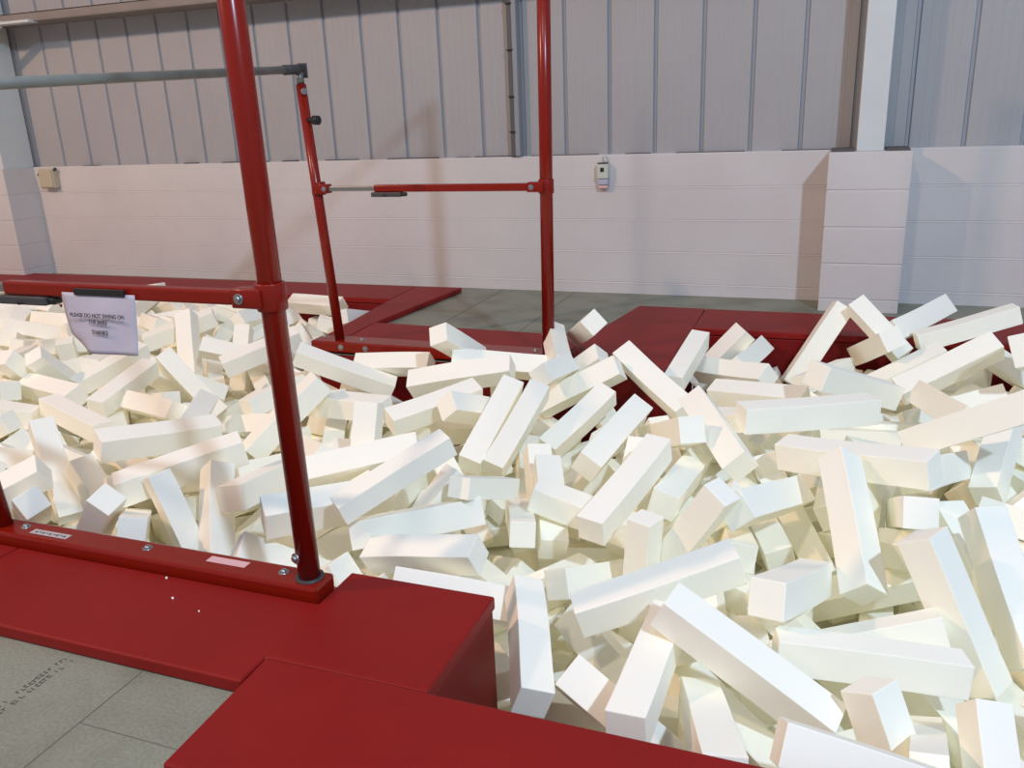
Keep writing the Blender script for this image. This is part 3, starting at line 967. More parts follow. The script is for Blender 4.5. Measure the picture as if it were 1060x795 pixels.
-803 3071 -509 642 -238 -479 -550 450 97 97
-2950 2318 -400 361 -361 608 -608 453 97 95
-438 4823 -301 169 169 686 -687 453 92 90
-3557 3881 -399 376 376 -599 -599 461 99 98
-3351 2991 -347 706 671 217 59 474 97 94
-3258 4466 -348 86 735 669 -63 472 99 99
-1569 3618 -347 992 -25 -112 -45 460 98 96
-1544 3190 -324 955 -4 -173 239 462 93 92'''
BURIED = '''-5009 3692 -400 350 350 -615 -614 478 96 97
502 2783 -399 967 1 0 257 466 97 98
-4646 5019 -402 765 0 0 644 462 94 92
-2477 3090 -399 198 198 -680 -678 454 98 100
-6698 4691 -402 103 103 699 700 432 93 93
-1368 3398 -401 560 560 432 431 466 95 97
174 4090 -399 428 428 -563 -563 449 98 97
-255 4673 -402 0 -916 402 0 428 94 92
-460 4361 -398 0 612 791 0 444 99 101
-4176 3781 -286 950 41 -272 148 450 99 98
-2312 2831 -400 1 997 79 0 469 96 97
-4230 4760 -397 1 750 661 2 469 101 103
-4156 2842 -399 0 389 921 1 479 96 98
-2756 3024 -400 431 431 559 562 452 98 98
-3696 2372 -400 0 -975 223 0 456 98 97
-5098 3743 -398 350 350 -614 -614 473 101 100
275 3116 -400 618 618 -343 -343 468 96 95
-5091 4648 -399 623 627 -332 -329 462 99 99
-2235 3438 -399 487 486 513 514 466 98 100
645 3941 -398 0 576 -817 0 458 99 99
-1597 2983 -401 214 0 1 -977 455 98 96
-3758 2609 -398 55 55 -705 -705 461 100 100
-2941 2691 -396 776 0 0 631 475 103 104
-1353 2746 -399 339 338 620 621 468 100 101
-3509 4688 -401 0 -218 976 -1 454 98 96
-3386 2377 -323 115 891 -424 117 476 96 98
-3819 3327 -399 355 354 611 612 451 99 96
-2487 3331 -400 0 -504 863 0 467 96 96
-4766 4268 -399 0 890 456 0 447 96 98
-216 4268 -400 703 0 0 -712 461 97 96
-4443 4674 -338 578 678 -413 -188 451 99 97
840 2995 -333 21 -976 152 152 452 96 95
-4385 4312 -402 1 -921 389 0 470 93 93
990 3239 -399 602 602 371 371 433 98 99
713 2740 -299 614 0 1 -789 450 99 96
-2384 2920 -401 56 56 -705 -704 479 94 94
-666 3647 -402 105 -105 -699 699 468 93 91
-3758 2946 -403 71 0 0 -997 434 93 91
-4699 4650 -399 651 651 -277 -276 437 99 97
-20 4319 -313 708 -680 4 193 474 96 99
-4573 3007 -398 88 89 -701 -702 466 100 100
-706 3610 -305 677 -676 -207 206 456 95 93
-3137 2814 -336 978 -6 -136 -155 471 98 97
-4496 4586 -400 295 295 642 643 456 96 95
-4095 5032 -399 298 299 642 640 459 100 99
-4109 3314 -400 487 485 513 515 453 98 96
-4011 4490 -397 120 0 0 -993 445 102 102
440 3047 -307 462 424 695 351 456 101 99
-5670 5131 -402 0 -994 -108 0 462 94 92
-2848 3747 -401 901 1 0 -433 440 96 94
-3677 3364 -400 571 571 -418 -417 458 97 96
-3632 4082 -343 103 476 -871 57 485 95 98
-5168 4579 -399 330 330 625 626 450 98 100
-3434 4874 -388 799 594 53 72 456 97 95
906 3469 -400 699 699 107 108 471 96 98
25 3431 -399 75 75 703 703 467 98 97
-3357 3581 -400 697 700 110 111 433 96 96
-813 3175 -304 3 -933 359 1 464 99 100
-3790 4817 -403 0 -528 850 0 464 91 92
-2426 3080 -296 328 329 -628 -624 462 101 103
-3949 3845 -398 3 1 -1 1000 457 100 100
-4612 3827 -399 248 248 662 662 453 99 98
-116 4224 -401 503 503 497 497 451 95 97
232 4555 -395 784 -1 1 -621 467 105 107
-5680 4679 -400 224 0 0 975 467 95 97
-2857 3066 -308 101 264 -677 -679 459 94 95
1046 3826 -403 212 211 -675 -675 485 92 90
-5079 4230 -381 837 376 163 363 447 95 94
279 4033 -401 620 0 0 -784 476 95 94
-17 3317 -336 24 -143 13 989 449 95 97
458 2560 -348 54 -902 -416 -100 466 97 97
-3141 3106 -299 81 -96 -74 -989 454 96 94
-5409 4681 -400 0 -918 397 0 446 96 97
-1509 2737 -330 9 -693 -696 -189 451 94 93
-5244 3785 -323 366 143 668 632 474 101 102
-3553 2389 -295 379 -6 528 760 464 91 93
-4101 4864 -274 881 -154 -56 445 445 99 101
-1565 3021 -303 988 3 1 155 465 94 92
-2675 3694 -398 634 -633 314 -314 468 101 98
1329 4159 -400 280 280 649 650 449 96 94
956 4425 -400 0 -420 -908 0 473 98 96
-2960 3691 -326 592 179 4 -786 460 96 97
-5168 5066 -397 991 0 0 -133 468 101 102
-2962 3388 -334 28 -971 -185 -147 462 95 95
-623 4126 -312 571 552 364 487 476 99 98
-2773 3413 -398 601 602 -372 -372 453 100 101
556 4048 -399 576 -575 -411 411 442 98 99
-3578 5028 -338 568 450 -563 -396 444 94 95
-6226 4944 -400 524 0 1 -852 450 94 96
-3153 2712 -335 7 978 -155 140 463 98 97
235 3523 -333 149 354 922 57 465 100 103
-547 4202 -402 513 0 -1 859 480 94 92
-3586 3409 -400 2 591 807 2 460 98 95
1276 3640 -397 0 347 938 0 457 102 102
408 1854 -396 0 -343 -939 0 448 105 104
-2654 2805 -297 0 -407 -913 -4 447 103 101
-6363 4297 -400 0 -482 876 0 451 98 97
-5227 4417 -327 580 582 262 506 456 98 97
-1635 3456 -397 0 -995 -104 0 439 99 102
-1572 3889 -215 564 432 559 -428 461 96 95
-2959 2860 -243 119 144 980 74 455 93 93
-1885 3706 -398 477 479 522 521 473 101 103
-5656 4243 -400 436 436 -557 -557 443 96 99
-1557 3312 -334 255 141 -65 -954 476 99 98
-226 4112 -302 697 700 113 104 473 93 91
478 3629 -400 335 0 0 942 430 96 97
-5496 3989 -325 575 -198 -22 793 439 99 99
-4744 3403 -401 80 80 -702 -703 438 95 93
471 4144 -397 806 0 0 592 453 105 103
-6402 3970 -400 399 -398 583 -585 451 96 95
-2260 3040 -322 782 493 304 233 469 94 93
-3395 3284 -402 0 611 -792 0 455 95 92
-4273 3628 -404 119 119 -697 -697 453 89 90
-3093 3228 -401 132 133 -695 -694 451 95 97
922 3581 -346 67 -982 -145 -96 463 98 99
-340 4383 -350 356 665 -614 -233 469 96 98
848 3823 -349 957 -32 110 268 455 94 96
-4390 3161 -399 998 0 0 68 464 97 98
-3721 2139 -397 0 -1000 -16 0 473 99 102
-6102 3432 -400 247 247 662 663 455 96 96
-355 3167 -401 701 702 87 87 461 96 94
-3258 2496 -291 291 945 -130 -74 471 94 97
-4199 2917 -295 15 996 -82 -12 458 103 102
-6387 4485 -400 605 604 367 367 459 96 96
-5554 3794 -401 700 702 -95 -94 460 95 96
251 4203 -294 240 219 -636 -700 461 97 96
-4640 4246 -342 381 -224 660 -608 467 102 99
-5977 4567 -401 139 0 0 990 462 96 94
-50 4635 -349 167 -305 -885 309 470 102 105
-6465 5108 -400 687 -688 -165 165 464 97 95
347 3602 -397 237 237 666 666 482 102 105
-474 4446 -265 673 -716 13 -187 486 100 99
-4463 3760 -292 155 390 -907 21 444 96 93
-3763 2826 -399 993 -1 0 117 443 97 98
-2257 3820 -398 52 0 0 999 453 102 100
-5047 4100 -358 384 -815 -412 140 456 99 97
-2720 3014 -189 29 402 908 116 467 96 96
128 4681 -290 234 179 660 691 462 99 100
-6772 5011 -401 0 767 641 0 455 94 94
496 4656 -399 411 0 1 -912 475 98 98
-5976 4676 -401 0 151 989 0 447 96 94
-3721 2733 -401 81 81 -703 -702 454 94 93
-433 2895 -397 211 -211 -675 675 458 102 103
-3718 4739 -303 14 999 31 4 467 97 97
954 2783 -399 1 -981 -195 0 464 97 98
-4429 4843 -345 659 -578 215 -431 436 94 95
-4685 3705 -329 405 681 -438 -425 451 100 100
796 4355 -399 677 676 -206 -206 475 99 101
-5280 3371 -398 0 -1000 19 0 488 99 100
-1516 3718 -396 0 48 999 0 450 104 105
710 3304 -403 989 1 0 149 459 92 90
-2436 3378 -299 703 701 -85 -80 446 99 97
-6162 4915 -217 471 -202 -740 -436 452 101 102
-4110 4323 -345 71 992 -28 -105 457 99 101
1172 3024 -332 327 103 -582 -738 476 98 98
577 3371 -331 190 31 707 -680 453 96 95
-1951 3235 -380 729 244 -203 -607 485 95 97
-3650 4505 -401 687 -688 -164 164 449 95 92
-5459 4496 -257 191 54 704 682 440 98 99
-5507 4485 -400 225 0 -1 974 463 96 96
-4112 2623 -322 153 383 -597 -688 451 96 94
-4768 3496 -301 346 56 704 618 481 100 103
-6789 4498 -344 546 641 299 450 463 94 97
-1857 3695 -294 602 -1 1 -799 437 98 99
77 2991 -329 429 189 579 668 487 98 101
-1134 3710 -356 225 -497 716 -435 464 97 97
-1944 2766 -399 0 -549 -836 0 464 99 98
-3747 3759 -295 1 -933 359 1 447 99 100
-4695 5212 -310 0 -48 -1 999 457 94 92
-7027 5080 -349 64 213 -718 -659 459 101 102
-3988 4133 -349 111 -201 -970 76 467 95 96
-4189 3946 -294 49 965 210 -149 452 97 100
-4914 3109 -333 91 351 924 -119 460 100 101
-2743 3711 -295 786 3 -1 -618 459 102 99
-1861 3228 -328 276 -738 593 -165 460 102 101
-4966 3645 -270 837 404 325 173 460 96 96
-6652 4377 -399 803 0 0 596 441 97 98
-5779 4814 -309 235 -473 517 -674 475 94 91
-3351 4678 -290 135 13 -92 -986 461 100 102
-4458 4055 -302 226 216 -672 -672 457 94 92
365 2864 -299 6 623 782 -2 463 92 95
-6875 4554 -338 530 108 77 -838 476 99 96
-286 3838 -353 110 -281 -953 -32 435 91 92
-2115 3524 -355 661 206 -289 -661 438 97 97
-3572 1978 -402 704 703 71 71 457 93 91
1488 4400 -398 677 0 0 -736 473 97 100
1582 4295 -399 736 0 0 677 454 100 98
-3733 5036 -283 130 -238 82 959 482 99 101
-3696 3401 -291 321 242 613 681 458 99 97
-3812 2882 -238 710 605 -339 -123 466 100 103
-4709 2814 -327 162 -809 -562 -68 431 101 102
-1759 3339 -273 666 -9 58 744 468 105 104
-3713 2626 -295 993 -2 0 116 482 101 100
-5037 3868 -266 60 -52 -955 287 457 96 95
-511 4145 -300 566 559 395 459 478 97 96
-4018 2891 -172 295 780 527 164 463 100 99
-660 2742 -400 0 -992 -125 0 442 95 96
-4358 4041 -402 86 0 0 -996 477 92 93
-2848 2666 -171 952 295 73 -36 461 93 92
-3604 4331 -347 337 347 -480 -732 449 95 96
-2993 3121 -212 409 324 -697 -492 471 101 99
43 3836 -330 131 244 959 -58 443 103 105
-3822 4182 -286 507 -104 -91 -851 445 97 97
-3129 4927 -402 561 562 -429 -430 457 93 94
23 4660 -197 7 900 434 47 438 100 99
-1012 3440 -395 369 406 -618 -562 477 97 99
-6956 4236 -326 410 -223 692 -550 445 98 96
-3641 2749 -303 82 82 -704 -701 462 98 97
-453 3374 -331 399 890 218 -25 455 96 97
-5220 4695 -294 694 -692 -143 139 460 104 105
922 3558 -245 14 147 -648 -747 454 99 97
-6088 4439 -343 59 -361 -919 -149 453 95 93
-4573 4160 -306 343 -233 577 -704 449 97 100
-5376 3166 -339 94 -726 -673 -101 450 99 97
-5593 3597 -380 901 433 8 18 454 96 96
-5998 5211 -342 93 -89 -715 -687 460 93 91
-4411 4562 -215 172 -98 980 -22 472 102 101
-2008 3186 -294 619 571 140 521 455 98 97
-5243 3270 -295 642 179 4 -746 478 98 100
-6404 3832 -298 1 -743 670 -1 457 100 101
-5825 4181 -335 112 332 -729 -588 473 97 96
-266 3624 -400 988 0 0 -155 446 97 96
-4347 5022 -308 721 -70 206 658 459 94 92
-306 4135 -198 74 54 -701 -707 440 99 100
217 4105 -183 475 822 78 -305 460 95 98
-3148 3256 -236 788 504 -342 92 449 98 97
-1369 3843 -328 707 674 211 -26 443 96 94
-3438 4907 -283 559 304 638 434 459 96 94
133 3931 -297 0 292 956 0 452 102 100
-3357 5212 -332 698 700 110 -110 459 94 93
-3382 3913 -399 878 -1 0 479 460 101 99
-2671 3717 -191 115 96 695 703 461 95 93
-5434 4805 -298 293 293 -643 -644 453 98 100
-5210 4091 -226 631 -152 -167 -742 450 95 94
-3874 5018 -232 552 235 -118 -791 460 96 97
-4246 3650 -306 21 991 134 4 458 96 97
-2399 2799 -189 249 310 -747 -533 448 95 94
-4696 4423 -267 100 -275 54 955 471 97 95
-4992 2921 -401 0 292 956 1 465 96 95
-5261 4920 -400 6 0 0 -1000 463 98 97
760 4819 -223 500 -500 500 500 446 100 98
-701 3824 -398 19 -19 707 -707 455 101 103
-3976 3572 -325 205 422 -873 -133 461 101 101
-40 3304 -236 41 975 171 138 477 99 101
-155 4026 -230 139 481 -125 -856 437 96 95
-3119 2537 -229 953 -282 106 -25 456 102 101
-4839 5023 -293 491 713 194 461 459 95 95
927 2567 -296 617 707 -10 -346 454 97 98
-7199 5210 -399 707 -707 0 0 448 98 97
-2151 3673 -243 700 659 -255 -98 473 98 97
-5783 4537 -301 315 318 -631 -633 444 96 97
-3619 4646 -201 295 300 -134 -897 454 95 97
-2649 3880 -198 331 -925 62 174 452 96 96
958 1979 -396 137 137 -694 -694 450 104 107
795 4505 -299 1 999 -40 -1 442 96 94
-5402 4174 -398 430 0 0 903 446 99 101
-6411 4825 -340 616 -95 -72 -779 491 101 100
-3850 3915 -186 70 850 477 -213 468 94 95
-4370 3479 -260 577 282 -211 737 451 98 99
-5607 4826 -235 402 236 -707 -532 448 93 95
-1803 2603 -248 170 -65 976 118 461 92 90
1185 2848 -300 649 650 284 275 460 94 94
-2526 3563 -138 153 -23 705 693 467 94 97
918 4614 -300 238 -10 -971 -2 448 98 97
352 2987 -203 6 712 702 -1 462 91 93
-4917 4781 -293 272 694 -479 -464 462 104 102
-6852 4841 -301 382 -368 593 -606 445 100 98
984 2129 -400 697 -696 -122 122 454 96 99
-4029 4962 -151 118 -100 368 917 476 96 97
-6144 4117 -401 562 562 -429 -429 467 95 97
-162 3137 -276 170 60 99 -979 458 93 92
-3629 2901 -213 321 100 613 716 468 98 97
918 3683 -296 32 -987 -146 -67 461 96 96
-3934 4524 -277 433 292 644 559 446 104 105
998 4024 -318 29 -11 867 497 457 97 99
-4237 4047 -189 723 -137 32 -677 472 98 96
-6073 4608 -304 0 315 949 4 441 96 94
-5513 3480 -401 14 14 -707 -707 452 95 94
-5659 3712 -344 96 -47 328 939 456 98 99
673 2870 -177 233 930 -277 -68 452 104 102
-4627 4961 -245 52 -874 -472 -100 475 97 97
1364 3702 -399 0 -347 -938 0 457 99 98
-502 3261 -400 713 695 62 64 453 99 97
520 4077 -294 18 -887 -461 18 471 97 96
684 3791 -210 628 -762 -62 144 450 94 96
-4695 3099 -224 665 -240 665 240 446 99 97
1046 4818 -397 0 0 -707 707 455 102 101
-4708 5035 -262 215 447 -505 -707 462 99 101
-404 2862 -296 206 -204 -675 678 471 95 96
-5995 4873 -298 765 567 301 52 465 103 103
-7025 4715 -400 848 0 0 530 446 99 97
-3896 4723 -185 67 -93 765 634 453 91 89
-5488 5106 -294 244 43 -117 -962 422 95 93
-6097 4479 -207 225 -423 865 -145 470 95 93
-6056 5059 -300 997 5 8 80 436 98 98
-7435 4950 -397 636 636 309 309 443 102 104
-30 4361 -170 40 941 -291 170 451 94 96
-5756 3957 -309 166 230 -286 -915 448 98 96
428 4774 -293 995 9 12 -100 454 98 96
-4047 5200 -306 998 -37 45 12 435 99 101
-6254 3917 -336 265 503 606 555 457 97 95
-4599 3236 -398 998 1 0 68 442 100 100
-4435 3174 -223 410 178 -65 -892 465 97 99
-4108 3573 -245 195 246 -318 -895 443 102 103
-5209 5206 -244 907 -4 422 9 450 97 94
-4642 4269 -220 109 -142 708 683 465 96 98
1021 4113 -400 23 0 1 1000 485 96 97
649 3186 -324 954 192 112 -199 444 96 96
-4655 4541 -171 672 -27 -321 -667 447 95 94
-4563 2426 -396 384 0 -1 923 463 101 104
-490 3983 -205 36 109 993 27 451 100 97
-4892 4590 -217 500 -681 -512 157 450 98 96
-6557 4971 -263 245 -296 -575 723 462 98 95
-3789 3364 -206 61 -855 512 -51 464 95 94
658 4518 -200 707 706 -33 -34 454 98 96
-4550 2542 -304 207 348 -910 92 441 98 99
-4161 4528 -291 631 -158 -197 -733 453 98 97
-4307 5095 -180 273 8 -14 -962 449 100 97
-5549 4737 -195 675 568 313 353 444 96 98
-4806 3862 -162 14 -937 -348 15 468 98 96
-3254 2627 -300 115 233 89 961 449 93 92
-6343 4661 -301 562 563 428 429 476 94 93
-4760 3200 -255 384 -69 -248 -887 466 93 91
-5660 3303 -398 217 0 0 976 473 99 101
727 1806 -398 0 -967 253 0 456 99 100
-3764 5097 -141 403 -213 -420 -785 459 95 96
-4920 4145 -250 804 53 189 -562 465 95 96
-5934 4446 -200 215 312 -686 -621 465 95 93
-4643 2627 -303 724 590 349 77 473 95 97
-5187 4826 -211 706 -91 -218 -667 432 97 98
-4337 4060 -167 469 484 613 412 457 97 97
-6347 4309 -256 343 395 -521 -674 453 97 98
-5650 3408 -299 12 217 976 10 460 95 97
968 3763 -179 620 -30 -236 -747 462 103 106
48 3671 -252 197 -279 -613 713 478 95 98
-667 3744 -219 157 409 894 -95 449 95 93
-3303 2348 -182 313 894 -318 -26 462 99 97
-4494 3490 -193 753 -180 462 -433 467 92 94
1540 2896 -401 0 -81 -997 0 455 93 95
-6249 4010 -215 651 -80 153 -739 458 102 103
-78 3961 -149 165 -334 750 547 469 91 92
-4907 3202 -251 149 908 392 -21 470 99 101
-2170 3433 -218 469 -746 283 -378 461 99 97
-5554 5018 -158 51 -654 710 -254 467 99 99
936 3310 -270 478 -62 -10 -876 440 99 101
-4015 4106 -233 310 -482 603 -555 447 103 101
-4349 2794 -399 278 0 0 960 463 98 99
-3548 4402 -204 906 409 106 -3 463 95 94
-6354 5018 -148 595 187 -683 -380 480 98 100
-3352 2147 -311 533 805 -75 -249 472 98 101
-5582 3918 -231 587 -769 -251 24 469 98 97
-5665 2948 -400 971 0 0 240 448 99 97
-4081 2301 -353 85 -548 830 55 467 101 99
-5036 5034 -256 446 441 -694 -353 428 101 103
-5879 4238 -250 797 422 161 401 457 96 95
-6148 4024 -274 652 -219 201 -698 455 97 95
-4151 3162 -232 877 374 -71 294 461 100 102
-6213 5206 -180 992 -21 128 3 451 100 103
1110 2312 -399 999 0 0 -38 462 97 98
-7014 4093 -271 258 454 -534 -665 459 99 101
705 4081 -266 348 -480 488 -641 461 101 99
-5345 4322 -204 656 -754 23 28 469 93 91
1082 4671 -272 222 -118 -700 -669 451 97 97
-7197 4151 -400 522 -522 -477 477 444 97 98
-5664 5024 -173 713 -268 -30 648 454 106 107
-4864 3492 -226 180 -82 973 -117 463 96 95
1603 3336 -401 251 251 661 661 419 94 94
-4090 4291 -236 341 -534 552 -541 450 96 99
-4276 3587 -181 784 107 -159 -590 454 96 95
1415 2531 -400 465 -465 -532 532 447 96 95
-5543 4341 -297 12 322 947 -8 461 96 93
1110 4414 -252 460 121 -83 -876 464 102 102
-4639 4127 -176 143 61 20 988 464 98 95
-5823 4059 -280 849 413 48 326 467 100 99
1125 3120 -267 763 263 479 344 446 99 101
-6389 4596 -177 851 50 -48 520 473 99 100
-418 3823 -225 1 155 545 -824 461 95 96
-369 3658 -286 140 -158 782 -587 453 97 98
-4662 3835 -183 728 -579 -253 267 461 98 97
-4417 3054 -192 215 348 -722 -558 480 97 95
1235 4559 -330 31 954 252 161 454 93 94
-6570 3881 -258 338 152 927 -55 466 101 100
-4774 4625 -149 311 -481 814 -92 468 94 92
-6590 4188 -339 244 703 583 326 446 98 98
803 4053 -226 196 782 571 -157 438 99 97
1328 3288 -402 283 283 648 648 438 93 93
-5302 4766 -187 482 463 528 524 455 106 104
810 3037 -199 961 -177 212 28 442 97 98
-5757 3039 -398 956 0 0 292 465 99 101
678 2566 -198 395 403 580 588 459 97 98
-5913 4066 -204 379 -170 408 -813 455 94 96
-2050 3499 -142 206 939 -274 25 469 100 100
-7334 4610 -331 88 859 -487 128 449 95 96
-4932 3384 -221 80 170 -118 -975 449 91 89
-5075 4022 -194 698 -68 156 695 437 99 100
-5404 2390 -402 0 776 -630 0 477 93 93
-4749 5063 -128 181 -288 -807 483 439 96 94
-5801 4824 -180 414 427 -756 -274 440 96 96
-4539 4717 -199 669 20 -266 -694 448 93 93
-6736 4356 -299 648 580 315 380 443 100 99
-5792 4458 -119 163 367 -682 -612 456 100 99
-4714 2170 -403 383 384 -594 -594 462 91 90
-6966 4835 -302 0 848 530 0 471 93 93
687 4390 -275 14 37 930 366 469 99 99
-5970 3638 -399 443 -445 -552 548 455 99 98
-4772 2879 -212 915 -30 -242 322 461 97 99
-4790 4975 -163 199 -909 344 -123 464 95 93
-3956 4451 -135 345 -6 325 880 458 101 99
-3514 2029 -244 52 -130 960 242 452 103 101
-4099 4434 -62 81 -975 88 -188 446 99 98
-6943 4432 -266 255 386 -554 -692 460 104 105
-6079 4713 -212 303 49 -765 -566 457 100 101
-6500 5060 -284 378 -67 57 922 448 96 99
-5174 3232 -190 522 -362 466 -616 441 95 94
-4678 4043 -52 593 91 -167 -782 453 95 94
-6370 4188 -150 130 -685 -716 -4 460 98 100
1058 3229 -226 509 172 -559 -632 438 96 99
-5681 4394 -131 396 -844 -308 193 457 98 97
-7126 5210 -258 87 0 996 0 467 96 95
-4341 4765 -102 478 -545 -340 599 448 96 96
-3269 2455 -141 29 -146 -890 -432 454 96 95
-4313 2856 -189 886 115 -212 397 478 89 88
742 1743 -295 605 -593 -384 367 466 97 99
-5221 4485 -121 215 952 166 -138 466 95 92
1298 2591 -399 480 481 519 518 469 98 96
-5141 5023 -160 732 346 407 422 455 98 98
-5156 3046 -286 440 -598 -544 391 474 100 99
-6156 4459 -125 157 842 468 217 442 100 100
-4161 2136 -289 341 463 -540 -614 463 92 90
-6137 3684 -244 787 204 338 -474 463 96 99
-7538 4486 -398 0 -683 730 0 449 100 100
-4930 4670 -118 185 -752 596 -213 469 98 100
-5011 2822 -317 569 724 139 363 454 92 90
1361 4478 -403 517 517 -482 -482 461 90 93
-6040 3233 -401 656 -656 264 -264 456 94 94
-6531 5023 -153 554 -227 -136 789 459 96 94
886 4715 -310 688 691 149 -163 441 93 96
-5041 4610 -100 756 -140 -166 -617 436 97 95
-7236 4965 -264 325 -883 -339 4 456 95 98
-5938 5024 -189 547 482 511 455 452 94 92
-3677 2246 -241 683 609 -359 183 476 101 100
-5173 4374 -123 176 97 -760 -618 456 98 97
1065 2413 -286 891 192 156 381 470 97 97
713 2138 -253 272 300 -883 239 468 97 95
-3933 2514 -164 884 -457 44 93 460 98 98
-5806 5042 -187 3 619 -707 341 434 100 103
-4440 2881 -177 562 -716 -359 206 465 102 101
-4358 5102 -76 974 -53 -23 218 452 99 101
-3733 2389 -176 123 -943 124 -283 467 96 94
865 4114 -146 321 259 788 458 449 96 99
-5322 3513 -270 378 -659 -261 595 472 93 91
-6446 3485 -397 698 -698 112 -112 438 103 104
-5761 3893 -184 132 955 204 169 463 101 99
-6644 4819 -228 357 456 454 677 484 100 98
-6493 4164 -152 96 -700 706 50 451 97 96
-5581 3816 -197 966 -134 -117 189 470 99 99
-6062 4011 -144 509 -440 251 -696 470 90 90
1796 2468 -399 0 -656 -755 0 445 96 99
-4296 2440 -156 918 -159 -279 -234 461 93 93
1384 3790 -297 697 -702 -101 106 467 93 93
1627 3973 -399 976 0 0 220 455 98 99
-7154 4558 -285 292 492 820 26 460 99 99
1132 4060 -213 174 759 616 -120 462 94 91
-4202 2283 -400 590 -591 -390 389 424 97 99
-244 3652 -172 767 611 102 163 468 94 95
-6111 4235 -106 24 834 551 8 455 98 95
-5465 4804 -73 463 121 -221 -849 469 94 93
-4395 2773 -136 142 480 -578 -644 456 98 101
-3802 2299 -233 140 406 619 -657 468 97 98
-5881 3975 -145 399 134 -235 -876 486 95 96
1779 2172 -398 27 27 707 707 464 100 100
1204 4303 -214 111 491 -838 210 478 97 96
-5203 3649 -167 225 -175 456 843 483 92 92
-4211 2468 -258 227 188 -360 -885 467 95 96
-4253 2779 -193 884 118 -218 396 450 97 95
1124 4644 -177 507 -208 128 -826 448 97 96
-6892 4775 -202 593 580 388 401 458 94 96
-6047 4916 -132 719 -124 92 678 460 100 102
-6961 3968 -399 613 -613 -352 352 442 98 97
-4823 3528 -102 152 967 90 181 464 99 99
900 4237 -173 179 -446 -873 83 456 99 99
-4864 2496 -399 0 250 968 0 441 99 98
-6410 3171 -401 648 -648 -283 283 462 95 94
1118 2603 -257 377 -139 199 -894 462 99 97
-7161 4909 -308 317 55 347 -881 468 99 96
-6845 3954 -401 0 -875 -485 0 455 97 94
-5368 2878 -314 342 527 -458 -629 478 103 100
-5061 5016 -91 675 394 362 509 459 100 97
-7321 4741 -260 149 979 135 46 449 99 101
1252 3220 -247 724 -132 -3 677 484 96 94
-4838 4645 -60 389 686 -543 -288 463 97 95
-5125 2527 -400 0 402 915 0 445 98 97
-3272 2149 -83 845 -478 -222 -92 460 99 100
-4094 2263 -162 85 -982 -160 -54 461 95 93
-6525 4553 -179 14 -852 -523 13 470 95 97
-3485 2165 -32 298 253 -890 -236 472 98 97
1201 2195 -297 691 697 136 137 440 102 101
-3544 2080 -133 870 333 -362 21 477 100 97
-6793 3962 -295 21 -579 814 -22 466 100 101
-6720 3627 -397 602 602 372 371 455 103 103
-5507 3904 -44 956 -116 -208 169 431 101 100
-5545 4163 -173 941 -27 297 -160 441 99 97
-5710 3564 -261 121 -964 233 34 436 99 100
-7697 5027 -399 553 0 0 -833 456 96 98
-4164 2124 -180 120 158 29 -980 468 94 93
-7264 4436 -399 22 22 707 707 442 99 99
1280 1917 -401 286 -286 646 -646 454 95 93
-4265 2609 -236 177 -820 -342 -423 447 97 96
886 2914 -160 815 170 302 -465 449 101 102
798 2263 -252 619 178 -649 -405 467 96 97
-5646 5199 -100 9 -72 120 990 469 98 97
-5186 3751 -142 160 197 850 -461 456 98 96
-6206 4156 -7 978 -11 -24 -209 459 98 99
-5114 2268 -398 971 0 0 -240 453 98 99
-4632 3364 -68 163 226 262 924 455 101 104
1496 2636 -317 93 -381 681 -618 446 95 93
-4876 3280 -164 146 988 10 39 438 99 99
-4174 4760 -10 2 386 900 -202 459 97 98
-4354 2184 -401 551 0 -1 -835 440 96 95
-5431 3616 -182 698 189 -200 661 468 101 100
1658 3131 -401 239 239 665 665 454 94 95
-7582 4990 -398 603 603 370 370 459 101 103
-5853 4122 -42 706 665 -230 -79 453 93 91
-5514 4269 -69 118 845 -443 -275 462 94 93
-5821 2680 -398 281 281 649 649 452 101 99
-5677 3561 -154 414 33 -133 900 438 92 90
1505 2511 -310 379 95 -619 -681 473 100 99
1328 3447 -397 932 0 0 -364 443 100 102
1096 2271 -233 255 250 -880 -312 443 96 97
-5064 2616 -301 1 996 88 2 450 92 91
1468 4780 -328 686 -705 58 172 450 99 101
1826 4289 -399 318 318 632 632 460 98 98
-7582 3125 -400 0 -998 64 0 446 97 97
-7951 4955 -342 207 -37 634 -744 469 97 97
-5463 3397 -45 711 110 400 -567 460 97 97
-6684 3058 -400 363 0 0 -932 463 97 97
-4177 2805 29 787 564 55 246 435 97 97
-6981 4765 -113 929 -167 -232 235 455 97 97
-6894 5210 -104 279 280 -650 649 466 97 97
-6725 3743 -245 725 -228 -271 591 452 97 97
-5041 2686 -191 48 -807 -589 -25 452 97 97
-5561 1970 -400 0 -181 983 0 444 97 97
-5186 3427 -83 704 -672 93 -212 464 97 97
-4984 3194 53 671 60 164 -721 471 97 97
1501 4267 -296 703 0 0 712 465 97 97
-5491 3558 -42 402 851 289 177 475 97 97
-5765 3812 -14 144 -335 911 -194 461 97 97
-6154 3122 -338 781 126 59 -609 459 97 97
-4879 2918 -9 342 -766 -543 36 436 97 97
-6669 4749 -72 27 -824 566 -12 470 97 97
981 2598 -183 408 -89 235 -878 465 97 97
-3921 2445 -31 149 222 741 616 455 97 97
-3733 2529 -50 46 152 899 408 458 97 97
1154 3451 -120 17 568 813 126 467 97 97
1711 4421 -297 293 -289 -644 645 454 97 97
1819 4739 -332 649 -727 221 -15 463 97 97
-5784 3330 -243 454 597 119 651 467 97 97
-5875 3331 -154 20 507 -471 -722 466 97 97
1085 3796 -101 237 62 -581 776 459 97 97
-7364 4832 -189 335 -930 -147 42 471 97 97
-7670 4906 -249 78 -690 -707 -130 468 97 97
